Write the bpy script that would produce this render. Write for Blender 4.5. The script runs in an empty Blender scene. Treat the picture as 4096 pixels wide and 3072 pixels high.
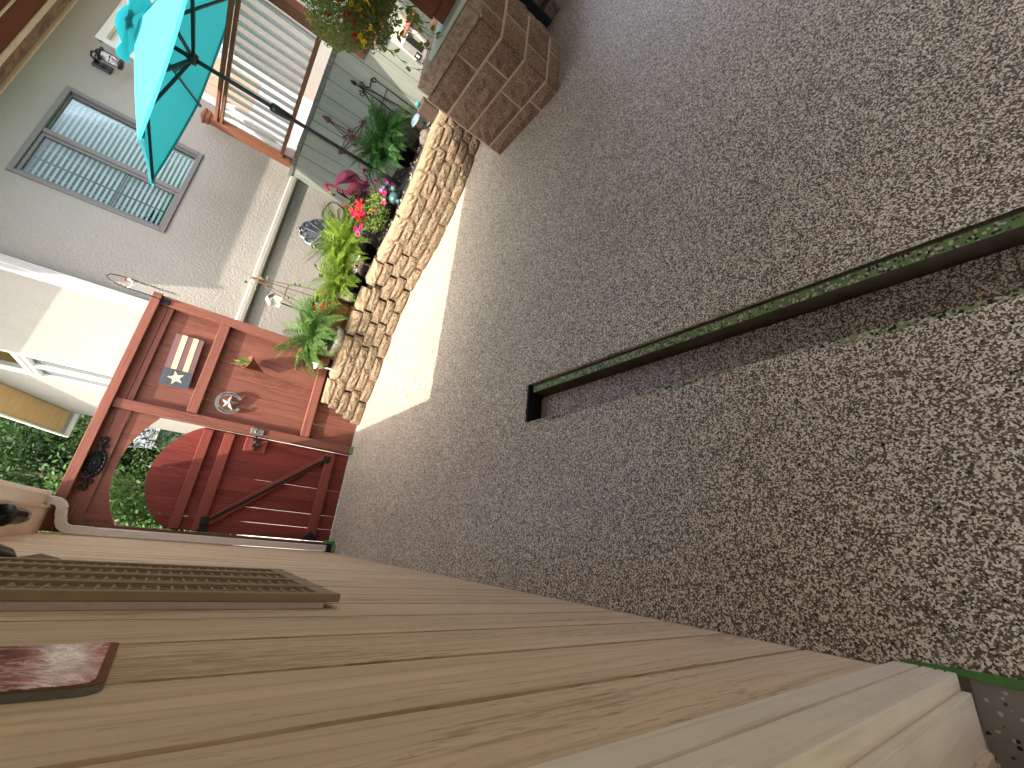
import bpy, bmesh, math, random
from mathutils import Vector, Matrix
random.seed(7)
S = bpy.context.scene
COL = S.collection
R_ = math.radians

# ------------------------------------------------------------------ camera
RC = ((0.08552745, -0.62444886, -0.7763689), (-0.92391425, 0.24194747, -0.29638469), (0.37291758, 0.74264732, -0.55624405))
cd = bpy.data.cameras.new('camera'); cam = bpy.data.objects.new('camera', cd); COL.objects.link(cam)
cd.sensor_fit = 'HORIZONTAL'; cd.sensor_width = 36.0; cd.lens = 36.0 * 1652.4 / 4096.0
cd.clip_start = 0.01; cd.clip_end = 600
rt, dn, fw = Vector(RC[0]), Vector(RC[1]), Vector(RC[2])
M = Matrix.Identity(4)
for i in range(3):
    M[i][0] = rt[i]; M[i][1] = -dn[i]; M[i][2] = -fw[i]
M[2][3] = 1.5
cam.matrix_world = M
S.camera = cam

# ------------------------------------------------------------------ sky, sun, exposure
to_sun = Vector((-0.43, -0.36, 1.0)).normalized()
W = bpy.data.worlds.new('World'); S.world = W; W.use_nodes = True
wn = W.node_tree.nodes; wl = W.node_tree.links
for n in list(wn): wn.remove(n)
sky = wn.new('ShaderNodeTexSky'); sky.sky_type = 'NISHITA'; sky.sun_disc = False
sky.sun_elevation = math.asin(to_sun.z); sky.sun_rotation = math.atan2(to_sun.x, to_sun.y)
sky.air_density = 0.75; sky.dust_density = 4.0; sky.ozone_density = 0.4
bg = wn.new('ShaderNodeBackground'); bg.inputs[1].default_value = 0.15
wo = wn.new('ShaderNodeOutputWorld')
hs_ = wn.new('ShaderNodeHueSaturation'); hs_.inputs['Saturation'].default_value = 0.55
wl.new(sky.outputs[0], hs_.inputs['Color']); wl.new(hs_.outputs[0], bg.inputs[0]); wl.new(bg.outputs[0], wo.inputs[0])
sd = bpy.data.lights.new('sun', 'SUN'); sd.energy = 2.0; sd.angle = R_(0.53); sd.color = (1.0, 0.92, 0.80)
so = bpy.data.objects.new('sun', sd); COL.objects.link(so)
so.rotation_euler = (-to_sun).to_track_quat('-Z', 'Y').to_euler(); so.location = (-8, -6, 18)
S.view_settings.view_transform = 'Standard'; S.view_settings.look = 'None'
S.view_settings.exposure = 2.35; S.view_settings.gamma = 1.0
S.view_settings.use_curve_mapping = False
S.render.engine = 'CYCLES'
S.cycles.max_bounces = 8; S.cycles.diffuse_bounces = 5; S.cycles.transparent_max_bounces = 12

# ------------------------------------------------------------------ materials
class N:
    def __init__(s, name):
        s.m = bpy.data.materials.new(name); s.m.use_nodes = True
        s.t = s.m.node_tree; s.b = s.t.nodes['Principled BSDF']; s.o = s.t.nodes['Material Output']
    def n(s, typ, ins=None, **kw):
        x = s.t.nodes.new(typ)
        for k, v in kw.items(): setattr(x, k, v)
        for k, v in (ins or {}).items():
            if isinstance(v, bpy.types.NodeSocket): s.t.links.new(v, x.inputs[k])
            else: x.inputs[k].default_value = v
        return x
    def l(s, a, b): s.t.links.new(a, b)
    def pos(s, scale=(1, 1, 1), rnd=True):
        g = s.n('ShaderNodeNewGeometry')
        v = g.outputs['Position']
        if rnd:
            oi = s.n('ShaderNodeObjectInfo')
            off = s.n('ShaderNodeMath', {0: oi.outputs['Random'], 1: 37.0}, operation='MULTIPLY')
            cb = s.n('ShaderNodeCombineXYZ', {0: off.outputs[0], 1: off.outputs[0], 2: off.outputs[0]})
            v = s.n('ShaderNodeVectorMath', {0: v, 1: cb.outputs[0]}, operation='ADD').outputs[0]
        return s.n('ShaderNodeVectorMath', {0: v, 1: scale}, operation='MULTIPLY').outputs[0]
    def noise(s, vec, scale, detail=4, rough=0.55, dist=0.0):
        return s.n('ShaderNodeTexNoise', {'Vector': vec, 'Scale': scale, 'Detail': detail, 'Roughness': rough, 'Distortion': dist})
    def ramp(s, fac, stops, interp='LINEAR'):
        r = s.n('ShaderNodeValToRGB', {0: fac}); e = r.color_ramp; e.interpolation = interp
        while len(e.elements) > 1: e.elements.remove(e.elements[-1])
        e.elements[0].position = stops[0][0]; e.elements[0].color = (*stops[0][1], 1)
        for p, c in stops[1:]:
            k = e.elements.new(p); k.color = (*c, 1)
        return r.outputs[0]
    def mix(s, fac, a, b, mode='MIX'):
        x = s.n('ShaderNodeMix', data_type='RGBA', blend_type=mode)
        for i, v in ((0, fac), (6, a), (7, b)):
            if isinstance(v, bpy.types.NodeSocket): s.l(v, x.inputs[i])
            elif i: x.inputs[i].default_value = (*v, 1)
            else: x.inputs[i].default_value = v
        return x.outputs[2]
    def bump(s, h, strength=0.4, dist=0.01, prev=None):
        b = s.n('ShaderNodeBump', {'Height': h, 'Strength': strength, 'Distance': dist})
        if prev is not None: s.l(prev, b.inputs['Normal'])
        s.l(b.outputs[0], s.b.inputs['Normal']); return b.outputs[0]
    def col(s, c, rough=0.7, spec=0.3, metal=0.0):
        if isinstance(c, bpy.types.NodeSocket): s.l(c, s.b.inputs['Base Color'])
        else: s.b.inputs['Base Color'].default_value = (*c, 1)
        s.b.inputs['Roughness'].default_value = rough
        s.b.inputs['Specular IOR Level'].default_value = spec
        s.b.inputs['Metallic'].default_value = metal
        return s.m

def mul(c, k): return tuple(min(1, v * k) for v in c)

def plain(name, c, rough=0.6, metal=0.0, var=0.15, scale=25, bump=0.08, spec=0.3):
    k = N(name); f = k.noise(k.pos(), scale, 5)
    cc = k.ramp(f.outputs[0], [(0.25, mul(c, 1 - var)), (0.75, mul(c, 1 + var))])
    if bump: k.bump(f.outputs[0], bump, 0.004)
    return k.col(cc, rough, spec, metal)

def wood(name, c, axis='z', dark=0.55, fine=1.0, bump=0.35, rough=0.75, var=0.12, spec=0.2, wear=None, streak=0.0):
    k = N(name)
    sc = {'z': (26, 26, 1.5), 'x': (1.5, 26, 26), 'y': (26, 1.5, 26)}[axis]
    v = k.pos(sc)
    g = k.noise(v, 2.2 * fine, 8, 0.68, 0.6)
    g2 = k.noise(k.pos(tuple(q * 0.35 for q in sc)), 1.4, 4, 0.5, 1.2)
    oi = k.n('ShaderNodeObjectInfo')
    cc = k.ramp(g.outputs[0], [(0.32, mul(c, dark)), (0.46, mul(c, 0.9)), (0.6, c), (0.8, mul(c, 1.15))])
    cc = k.mix(0.35, cc, k.ramp(g2.outputs[0], [(0.3, mul(c, 0.7)), (0.7, mul(c, 1.2))]))
    br = k.n('ShaderNodeMapRange', {0: oi.outputs['Random'], 3: 1 - var, 4: 1 + var})
    cb = k.n('ShaderNodeCombineColor', {0: br.outputs[0], 1: br.outputs[0], 2: br.outputs[0]})
    cc = k.mix(1.0, cc, cb.outputs[0], 'MULTIPLY')
    hgt = g.outputs[0]
    if streak:
        s1 = k.noise(k.pos(tuple((150 if q > 5 else 18) for q in sc)), 1.0, 3, 0.6)
        s0 = k.noise(k.pos(tuple((7 if q > 5 else 1.2) for q in sc)), 1.0, 3, 0.6)
        th = k.n('ShaderNodeMath', {0: s1.outputs[0], 1: s0.outputs[0]}, operation='MULTIPLY')
        sf = k.ramp(th.outputs[0], [(0.145, (0, 0, 0)), (0.20, (1, 1, 1))])
        wv_ = k.n('ShaderNodeTexWave', {'Vector': k.pos(tuple((1.0 if q > 5 else 0.10) for q in sc)), 'Scale': 9.0, 'Distortion': 9.0, 'Detail': 3.0, 'Detail Scale': 1.2}, wave_type='RINGS', rings_direction='X' if axis != 'x' else 'Y')
        rg_ = k.ramp(wv_.outputs['Fac'], [(0.0, (.78, .76, .74)), (0.14, (1, 1, 1))])
        cc = k.mix(streak, cc, k.mix(1.0, cc, k.mix(sf, (.62, .56, .50), (1, 1, 1)), 'MULTIPLY'))
        cc = k.mix(1.0, cc, k.mix(streak * .9, (1, 1, 1), rg_), 'MULTIPLY')
        hgt = k.mix(0.6, g.outputs[0], k.mix(0.5, sf, rg_))
    if wear:
        wv = k.noise(k.pos((sc[0] * .5, sc[1] * .5, sc[2] * .5)), 3, 6, 0.7)
        wf = k.ramp(wv.outputs[0], [(wear[1], (0, 0, 0)), (wear[1] + 0.06, (1, 1, 1))])
        cc = k.mix(wf, cc, wear[0])
    k.bump(hgt, bump, 0.006)
    return k.col(cc, rough, spec)

def flake(name, sx=1.0, dim=1.0):
    """paint chip floor: irregular chips of several colours"""
    k = N(name); p = k.pos((1, 1, 1), False)
    w = k.noise(p, 120, 3, 0.6)
    ofs = k.n('ShaderNodeVectorMath', {0: w.outputs[1], 1: (0.007, 0.007, 0.0)}, operation='MULTIPLY')
    pp = k.n('ShaderNodeVectorMath', {0: p, 1: ofs.outputs[0]}, operation='ADD')
    v = k.n('ShaderNodeTexVoronoi', {'Vector': pp.outputs[0], 'Scale': 240.0 * sx, 'Randomness': 1.0}, feature='F1')
    sep = k.n('ShaderNodeSeparateColor', {0: v.outputs['Color']})
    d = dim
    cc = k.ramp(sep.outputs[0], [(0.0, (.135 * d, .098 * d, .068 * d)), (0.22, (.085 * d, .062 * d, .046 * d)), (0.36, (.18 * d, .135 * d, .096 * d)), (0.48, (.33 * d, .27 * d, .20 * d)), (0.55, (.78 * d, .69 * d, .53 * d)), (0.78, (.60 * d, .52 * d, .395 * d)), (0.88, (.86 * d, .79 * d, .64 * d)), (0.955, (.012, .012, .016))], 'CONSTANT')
    v2 = k.n('ShaderNodeTexVoronoi', {'Vector': pp.outputs[0], 'Scale': 84.0 * sx}, feature='F1')
    s2 = k.n('ShaderNodeSeparateColor', {0: v2.outputs['Color']})
    big = k.ramp(s2.outputs[1], [(0.0, (0, 0, 0)), (0.94, (1, 1, 1))], 'CONSTANT')
    near = k.ramp(v2.outputs['Distance'], [(0.0, (1, 1, 1)), (0.36, (0, 0, 0))], 'CONSTANT')
    bm_ = k.mix(1.0, big, near, 'MULTIPLY')
    cc = k.mix(bm_, cc, k.ramp(s2.outputs[2], [(0.0, (.014, .014, .018)), (0.45, (.6 * d, .5 * d, .4 * d))], 'CONSTANT'))
    lg = k.noise(p, 1.6, 3)
    cc = k.mix(1.0, cc, k.ramp(lg.outputs[0], [(0.3, (.88, .88, .88)), (0.7, (1, 1, 1))]), 'MULTIPLY')
    k.bump(sep.outputs[1], 0.35, 0.0025)
    k.l(k.ramp(sep.outputs[2], [(0.0, (.34, .34, .34)), (1.0, (.62, .62, .62))]), k.b.inputs['Roughness'])
    m = k.col(cc, 0.5, 0.55)
    k.l(k.ramp(sep.outputs[2], [(0.0, (.26, .26, .26)), (1.0, (.5, .5, .5))]), k.b.inputs['Roughness'])
    return m

def stucco(name, c, bump=0.5):
    k = N(name); p = k.pos((1, 1, 0.75), False)
    f = k.noise(p, 52, 5, 0.6, 0.4); g = k.noise(p, 120, 3, 0.6); h = k.noise(p, 1.1, 3)
    st = k.ramp(f.outputs[0], [(0.40, (0, 0, 0)), (0.58, (1, 1, 1))])
    hh = k.mix(0.25, st, g.outputs[0])
    cc = k.ramp(h.outputs[0], [(0.3, mul(c, 0.93)), (0.7, mul(c, 1.04))])
    k.bump(hh, bump, 0.008)
    return k.col(cc, 0.92, 0.1)

def rough_stone(name, cols, bump=1.0, scale=60, pits=0.5):
    k = N(name); p = k.pos((1, 1, 1))
    oi = k.n('ShaderNodeObjectInfo')
    f = k.noise(p, scale, 6, 0.7); g = k.noise(p, 9, 4, 0.6)
    base = k.ramp(oi.outputs['Random'], [(i / max(1, len(cols) - 1), c) for i, c in enumerate(cols)])
    sp = k.ramp(f.outputs[0], [(0.38, (pits, pits, pits)), (0.53, (1, 1, 1)), (0.72, (1.28, 1.27, 1.22))])
    cc = k.mix(1.0, base, sp, 'MULTIPLY')
    cc = k.mix(1.0, cc, k.ramp(g.outputs[0], [(0.3, (.8, .78, .76)), (0.7, (1.1, 1.1, 1.08))]), 'MULTIPLY')
    hh = k.mix(0.5, f.outputs[0], g.outputs[0])
    k.bump(hh, bump, 0.02)
    return k.col(cc, 0.9, 0.15)

def leaf(name, c, trans=0.35, var=0.3):
    k = N(name); oi = k.n('ShaderNodeObjectInfo')
    f = k.noise(k.pos((1, 1, 1)), 7, 3)
    cc = k.ramp(f.outputs[0], [(0.3, mul(c, 1 - var)), (0.5, c), (0.72, (min(1, c[0] * 1.5), c[1] * 1.25, c[2] * 1.05))])
    br = k.n('ShaderNodeMapRange', {0: oi.outputs['Random'], 3: 0.75, 4: 1.3})
    cb = k.n('ShaderNodeCombineColor', {0: br.outputs[0], 1: br.outputs[0], 2: br.outputs[0]})
    cc = k.mix(1.0, cc, cb.outputs[0], 'MULTIPLY')
    k.col(cc, 0.55, 0.3)
    tr = k.n('ShaderNodeBsdfTranslucent', {0: cc})
    mx = k.n('ShaderNodeMixShader', {0: trans, 1: k.b.outputs[0], 2: tr.outputs[0]})
    k.l(mx.outputs[0], k.o.inputs[0])
    return k.m

def petal(name, c):
    k = N(name); k.col(c, 0.5, 0.2)
    tr = k.n('ShaderNodeBsdfTranslucent', {0: (*c, 1)})
    mx = k.n('ShaderNodeMixShader', {0: 0.3, 1: k.b.outputs[0], 2: tr.outputs[0]})
    k.l(mx.outputs[0], k.o.inputs[0]); return k.m

def glass(name, tint=(0.8, 0.9, 0.9), refl=0.35):
    k = N(name)
    t = k.n('ShaderNodeBsdfTransparent', {0: (*tint, 1)}); g = k.n('ShaderNodeBsdfGlossy', {0: (1, 1, 1, 1), 1: 0.02})
    fr = k.n('ShaderNodeFresnel', {0: 1.6})
    hf = k.n('ShaderNodeMath', {0: fr.outputs[0], 1: 0.5}, operation='MULTIPLY')
    ad = k.n('ShaderNodeMath', {0: hf.outputs[0], 1: refl}, operation='ADD')
    mx = k.n('ShaderNodeMixShader', {0: ad.outputs[0], 1: t.outputs[0], 2: g.outputs[0]})
    k.l(mx.outputs[0], k.o.inputs[0]); return k.m

def tape_mat(name, c, dens, size=0.46):
    """green tape with chips scattered on it"""
    k = N(name); p = k.pos((1, 1, 1), False)
    v = k.n('ShaderNodeTexVoronoi', {'Vector': p, 'Scale': 95.0}, feature='F1')
    s = k.n('ShaderNodeSeparateColor', {0: v.outputs['Color']})
    lo = k.noise(p, 5, 3)
    keep = k.n('ShaderNodeMath', {0: s.outputs[0], 1: lo.outputs[0]}, operation='MULTIPLY')
    on = k.ramp(keep.outputs[0], [(0.0, (0, 0, 0)), (1 - dens, (1, 1, 1))], 'CONSTANT')
    sz = k.ramp(v.outputs['Distance'], [(0.0, (1, 1, 1)), (size, (0, 0, 0))], 'CONSTANT')
    fac = k.mix(1.0, on, sz, 'MULTIPLY')
    chip = k.ramp(s.outputs[1], [(0.0, (.012, .012, .016)), (0.25, (.09, .055, .045)), (0.5, (.5, .43, .37))], 'CONSTANT')
    base = k.ramp(lo.outputs[0], [(0.3, mul(c, .7)), (0.7, mul(c, 1.2))])
    return k.col(k.mix(fac, base, chip), 0.55, 0.3)

MT = {}
MT['flake'] = flake('chip_floor')
MT['flake_shaded'] = flake('chip_floor_shaded', 1.0, 0.8)  # darker copy of the floor chips, shade of the sunk slot in the colour
MT['siding'] = wood('tan_siding', (.72, .535, .365), 'z', 0.82, 1.0, 0.6, 0.8, 0.04, 0.2, None, 0.7)
MT['groove'] = plain('groove_brown', (.11, .050, .038), 0.9)
def _cream():
    k = N('chipped_cream_paint'); p = k.pos((1, 1, .35), False); c = (.80, .69, .56)
    f = k.noise(p, 18, 4); h = k.noise(p, 55, 4, 0.7); q = k.noise(k.pos((60, 60, 2), False), 1, 4, .6)
    cc = k.ramp(f.outputs[0], [(0.3, mul(c, .92)), (0.7, mul(c, 1.04))])
    cc = k.mix(1.0, cc, k.ramp(q.outputs[0], [(0.30, (.86, .84, .83)), (0.45, (1, 1, 1))]), 'MULTIPLY')
    cc = k.mix(k.ramp(h.outputs[0], [(0.715, (0, 0, 0)), (0.735, (1, 1, 1))]), cc, (.22, .14, .12))
    k.bump(q.outputs[0], 0.25, 0.002)
    return k.col(cc, 0.5, 0.3)
MT['cream'] = _cream()
MT['pinkwhite'] = plain('old_white_paint', (.50, .40, .38), 0.6, 0, 0.10, 40, 0.08)
MT['shutter'] = plain('khaki_shutter_paint', (.29, .215, .13), 0.6, 0, 0.10, 30, 0.05)
MT['gutter'] = plain('almond_metal', (.60, .50, .38), 0.4, 0, 0.05, 15, 0.02, 0.5)
MT['downpipe'] = plain('beige_downpipe', (.56, .48, .41), 0.4, 0, 0.07, 15, 0.03, 0.5)
MT['soffit'] = plain('pink_beige_soffit', (.58, .45, .37), 0.7, 0, 0.10, 6, 0.05)
MT['roof'] = plain('brown_shingle', (.09, .07, .06), 0.9, 0, 0.4, 40, 0.5)
MT['fence'] = wood('redwood_stain', (.19, .070, .048), 'z', 0.6, 1.0, 0.6, 0.75, 0.14, 0.2, None, 0.8)
MT['fence_x'] = wood('redwood_stain_rail', (.205, .076, .052), 'x', 0.62, 1.0, 0.55, 0.75, 0.08)
MT['gate'] = wood('barn_red_gate', (.185, .036, .026), 'z', 0.6, 1.0, 0.6, 0.6, 0.18, 0.2, ((.34, .20, .16), 0.76), 0.8)
MT['gate_x'] = wood('barn_red_rail', (.195, .046, .033), 'x', 0.6, 1.0, 0.5, 0.6, 0.08, 0.2, ((.42, .27, .22), 0.70))
MT['black'] = plain('black_iron', (.012, .012, .013), 0.5, 0.3, 0.3, 60, 0.2)
MT['blackgloss'] = plain('black_powder_coat', (.010, .012, .013), 0.35, 0.0, 0.2, 20, 0.03, 0.5)
MT['steel'] = plain('worn_steel', (.24, .245, .25), 0.45, 0.7, 0.3, 30, 0.1)
MT['star_gray'] = plain('pewter_paint', (.36, .34, .32), 0.5, 0.3, 0.1, 30, 0.05)
MT['rust'] = plain('rusty_metal', (.15, .052, .028), 0.75, 0.2, 0.45, 40, 0.2)
MT['rustred'] = plain('rust_red_iron', (.14, .048, .040), 0.75, 0.2, 0.4, 30, 0.2)
MT['stucco'] = stucco('beige_stucco', (.33, .30, .262))
MT['winframe'] = plain('taupe_aluminium', (.17, .155, .145), 0.5, 0, 0.05, 20, 0.02)
MT['white'] = plain('white_paint', (.66, .65, .62), 0.5, 0, 0.04, 20, 0.03)
MT['blind'] = plain('cream_blind', (.76, .77, .71), 0.6, 0, 0.05, 20, 0.0)
MT['glass'] = glass('window_glass', (.82, .90, .88), 0.0)
MT['glass_refl'] = glass('reflective_glass', (.30, .42, .34), 0.15)
MT['lampglass'] = glass('lamp_glass', (.93, .9, .9), 0.12)
MT['dark'] = plain('dark_interior', (.012, .013, .014), 0.9)
MT['deckboard'] = wood('sage_deck_skirt', (.30, .315, .26), 'z', 0.8, 0.6, 0.2, 0.8, 0.05)
MT['decktrim'] = plain('weathered_trim', (.14, .14, .12), 0.85, 0, 0.4, 30, 0.3)
MT['deckwood'] = wood('brown_deck_stain', (.21, .083, .045), 'z', 0.7, 1.0, 0.3, 0.7, 0.08)
MT['deckwood_y'] = wood('brown_deck_stain_rail', (.24, .098, .055), 'y', 0.7, 1.0, 0.3, 0.7, 0.08)
MT['block'] = rough_stone('tan_split_block', [(.23, .175, .115), (.27, .20, .135), (.215, .175, .115), (.28, .195, .135), (.25, .20, .13)], 1.0, 62, 0.30)
MT['cap'] = rough_stone('tan_cap_block', [(.34, .255, .165), (.31, .235, .15)], 0.5, 80, 0.6)
MT['brownstone'] = rough_stone('brown_split_face', [(.235, .150, .100), (.265, .172, .117), (.205, .130, .088)], 1.0, 85, 0.32)
MT['capstone'] = rough_stone('grey_brown_capstone', [(.30, .225, .165)], 1.0, 22, 0.6)
MT['mortar'] = plain('tan_mortar', (.40, .29, .20), 0.95, 0, 0.12, 60, 0.4)
MT['greystone'] = rough_stone('dark_grey_stone', [(.14, .115, .10), (.19, .16, .135), (.11, .095, .085)], 0.9, 30, 0.6)
MT['palegreen'] = plain('pale_green_paint', (.50, .55, .44), 0.6, 0, 0.06, 12, 0.03)
MT['rustbox'] = plain('red_brown_planter', (.17, .060, .028), 0.75, 0, 0.3, 14, 0.15)
MT['soil'] = plain('dark_soil', (.055, .040, .030), 0.95, 0, 0.6, 40, 1.0)
MT['terracotta'] = plain('terracotta', (.45, .20, .12), 0.85, 0, 0.2, 20, 0.1)
MT['barrel'] = wood('honey_barrel', (.42, .21, .07), 'z', 0.55, 0.7, 0.7, 0.7, 0.1)
MT['bowl'] = rough_stone('whitewashed_concrete', [(.66, .64, .58)], 1.0, 30, 0.6)
MT['teal'] = None
MT['solarcap'] = plain('slate_blue_plastic', (.17, .23, .28), 0.5, 0, 0.1, 30, 0.03)
MT['solarwhite'] = plain('pale_grey_plastic', (.60, .64, .66), 0.5, 0, 0.05, 30, 0.03)
MT['globe'] = plain('tan_lamp_globe', (.50, .40, .27), 0.4, 0, 0.1, 30, 0.03)
MT['tealpot'] = plain('teal_glaze', (.045, .10, .10), 0.4, 0, 0.35, 22, 0.3, 0.5)
MT['darkpot'] = plain('dark_brown_pot', (.075, .045, .035), 0.7, 0, 0.2, 20, 0.1)
MT['pipewhite'] = plain('shade_toned_white_aluminium', (.43, .425, .40), 0.5, 0, 0.04, 20, 0.02)  # white pipe greyed in its colour to suit the shade under the eave
MT['bluecap'] = plain('blue_plastic', (.02, .28, .42), 0.4)
MT['flampink'] = plain('flamingo_pink', (.72, .12, .20), 0.5, 0, 0.12, 14, 0.05)
MT['flamrose'] = plain('faded_rose_plastic', (.44, .09, .16), 0.5, 0, 0.2, 12, 0.06)
MT['yellow'] = plain('pale_yellow', (.55, .46, .12), 0.6)
MT['chair'] = plain('graphite_metal', (.11, .115, .125), 0.35, 0.35, 0.25, 30, 0.1, 0.5)
MT['tape'] = plain('green_masking_tape', (.085, .21, .05), 0.6, 0, 0.2, 30, 0.1)
MT['tape_chips'] = tape_mat('chip_covered_tape', (.15, .25, .085), 0.88)
MT['tape_lip'] = tape_mat('chip_covered_lip', (.19, .26, .10), 0.93, 0.62)
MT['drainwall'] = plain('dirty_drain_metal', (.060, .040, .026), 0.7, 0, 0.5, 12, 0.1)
MT['concrete'] = tape_mat('chip_strewn_concrete', (.23, .205, .165), 0.55)
MT['sillwood'] = wood('brown_sill_wood', (.22, .12, .065), 'y', 0.7)
MT['signdark'] = wood('faded_plum_board', (.16, .085, .085), 'x', 0.5, 1.3, 0.3, 0.8, 0.05, 0.2, ((.30, .22, .18), 0.66))
MT['signblue'] = wood('faded_navy_board', (.060, .072, .082), 'x', 0.5, 1.3, 0.3, 0.8, 0.05, 0.2, ((.20, .20, .18), 0.64))
MT['signcream'] = wood('faded_cream_paint', (.60, .52, .30), 'x', 0.6, 1.3, 0.3, 0.8, 0.05, 0.2, ((.28, .19, .14), 0.70))
MT['stem'] = plain('vine_stem', (.10, .075, .035), 0.8)
MT['fern_lit'] = leaf('sunlit_fern', (.17, .27, .03), 0.45)  # lighter, yellower leaf copy for the ferns standing in sun
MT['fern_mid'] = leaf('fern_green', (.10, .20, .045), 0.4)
MT['fern_shaded'] = leaf('shaded_fern', (.055, .16, .035), 0.35)  # darker leaf copy, umbrella shade put into the colour
MT['leafg'] = leaf('mixed_leaf', (.10, .19, .035), 0.35, 0.4)
MT['leafpale'] = leaf('pale_leaf', (.20, .30, .07), 0.35, 0.35)
MT['leafbasket'] = leaf('basket_leaf', (.18, .25, .06), 0.4, 0.5)
MT['leaftree'] = leaf('tree_leaf', (.050, .105, .022), 0.3, 0.6)
MT['leaftree2'] = leaf('dark_tree_leaf', (.020, .048, .014), 0.25, 0.6)
MT['leafheart'] = leaf('vine_leaf', (.14, .20, .03), 0.35, 0.5)
MT['leafwine'] = leaf('wine_leaf', (.10, .03, .035), 0.3, 0.4)
MT['bronze'] = leaf('bronze_leaf', (.34, .24, .10), 0.3, 0.3)
MT['hot'] = petal('hot_pink_petal', (.75, .015, .20))
MT['redp'] = petal('coral_red_petal', (.80, .045, .055))
MT['deepred'] = petal('deep_red_petal', (.42, .006, .02))
MT['yelp'] = petal('yellow_petal', (.80, .55, .03))
MT['purp'] = petal('purple_petal', (.30, .02, .25))
MT['lilac'] = petal('lilac_petal', (.45, .33, .70))
MT['coir'] = plain('coconut_coir', (.20, .085, .035), 0.95, 0, 0.45, 40, 0.9)
MT['bark'] = plain('tree_bark', (.10, .075, .055), 0.95, 0, 0.4, 14, 0.9)
MT['grass'] = plain('lawn_far', (.09, .14, .04), 0.95, 0, 0.4, 3, 0.2)
MT['pathconc'] = plain('pale_path', (.42, .39, .35), 0.9, 0, 0.12, 12, 0.2)
MT['vinyl'] = plain('tan_vinyl_soffit', (.50, .33, .17), 0.6, 0, 0.05, 8, 0.02)
MT['shedgreen'] = plain('grey_green_siding', (.38, .48, .42), 0.7, 0, 0.06, 8, 0.04)
MT['shingle'] = plain('blue_grey_shingle', (.30, .31, .34), 0.9, 0, 0.25, 30, 0.4)
MT['ceiling'] = wood('red_brown_cover_boards', (.17, .060, .030), 'x', 0.5, 0.6, 0.4, 0.8, 0.1)
MT['glare_art'] = None
MT['mulch'] = rough_stone('river_pebble', [(.16, .13, .10), (.42, .38, .34), (.22, .2, .18), (.55, .5, .47)], 0.4, 30, 0.8)

def _teal():
    k = N('teal_canvas'); c = (.06, .34, .37)
    f = k.noise(k.pos((1, 1, 1), False), 300, 2)
    k.bump(f.outputs[0], 0.1, 0.001); k.col(c, 0.8, 0.1)
    tr = k.n('ShaderNodeBsdfTranslucent', {0: (.02, .30, .34, 1)})
    mx = k.n('ShaderNodeMixShader', {0: 0.26, 1: k.b.outputs[0], 2: tr.outputs[0]})
    k.l(mx.outputs[0], k.o.inputs[0]); return k.m
MT['teal'] = _teal()
def _art():
    k = N('marbled_print_with_glare'); p = k.pos((1, 6, 6), False)
    f = k.noise(p, 2.1, 6, 0.6, 2.2)
    cc = k.ramp(f.outputs[0], [(0.30, (.05, .02, .03)), (0.42, (.26, .10, .09)), (0.5, (.62, .52, .50)), (0.56, (.10, .05, .05)), (0.64, (.40, .17, .10)), (0.75, (.12, .05, .05))])  # cream bands put the glare on the glossy face into the colour
    k.bump(f.outputs[0], 0.06, 0.01)
    return k.col(cc, 0.12, 0.6)
MT['glare_art'] = _art()

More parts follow.
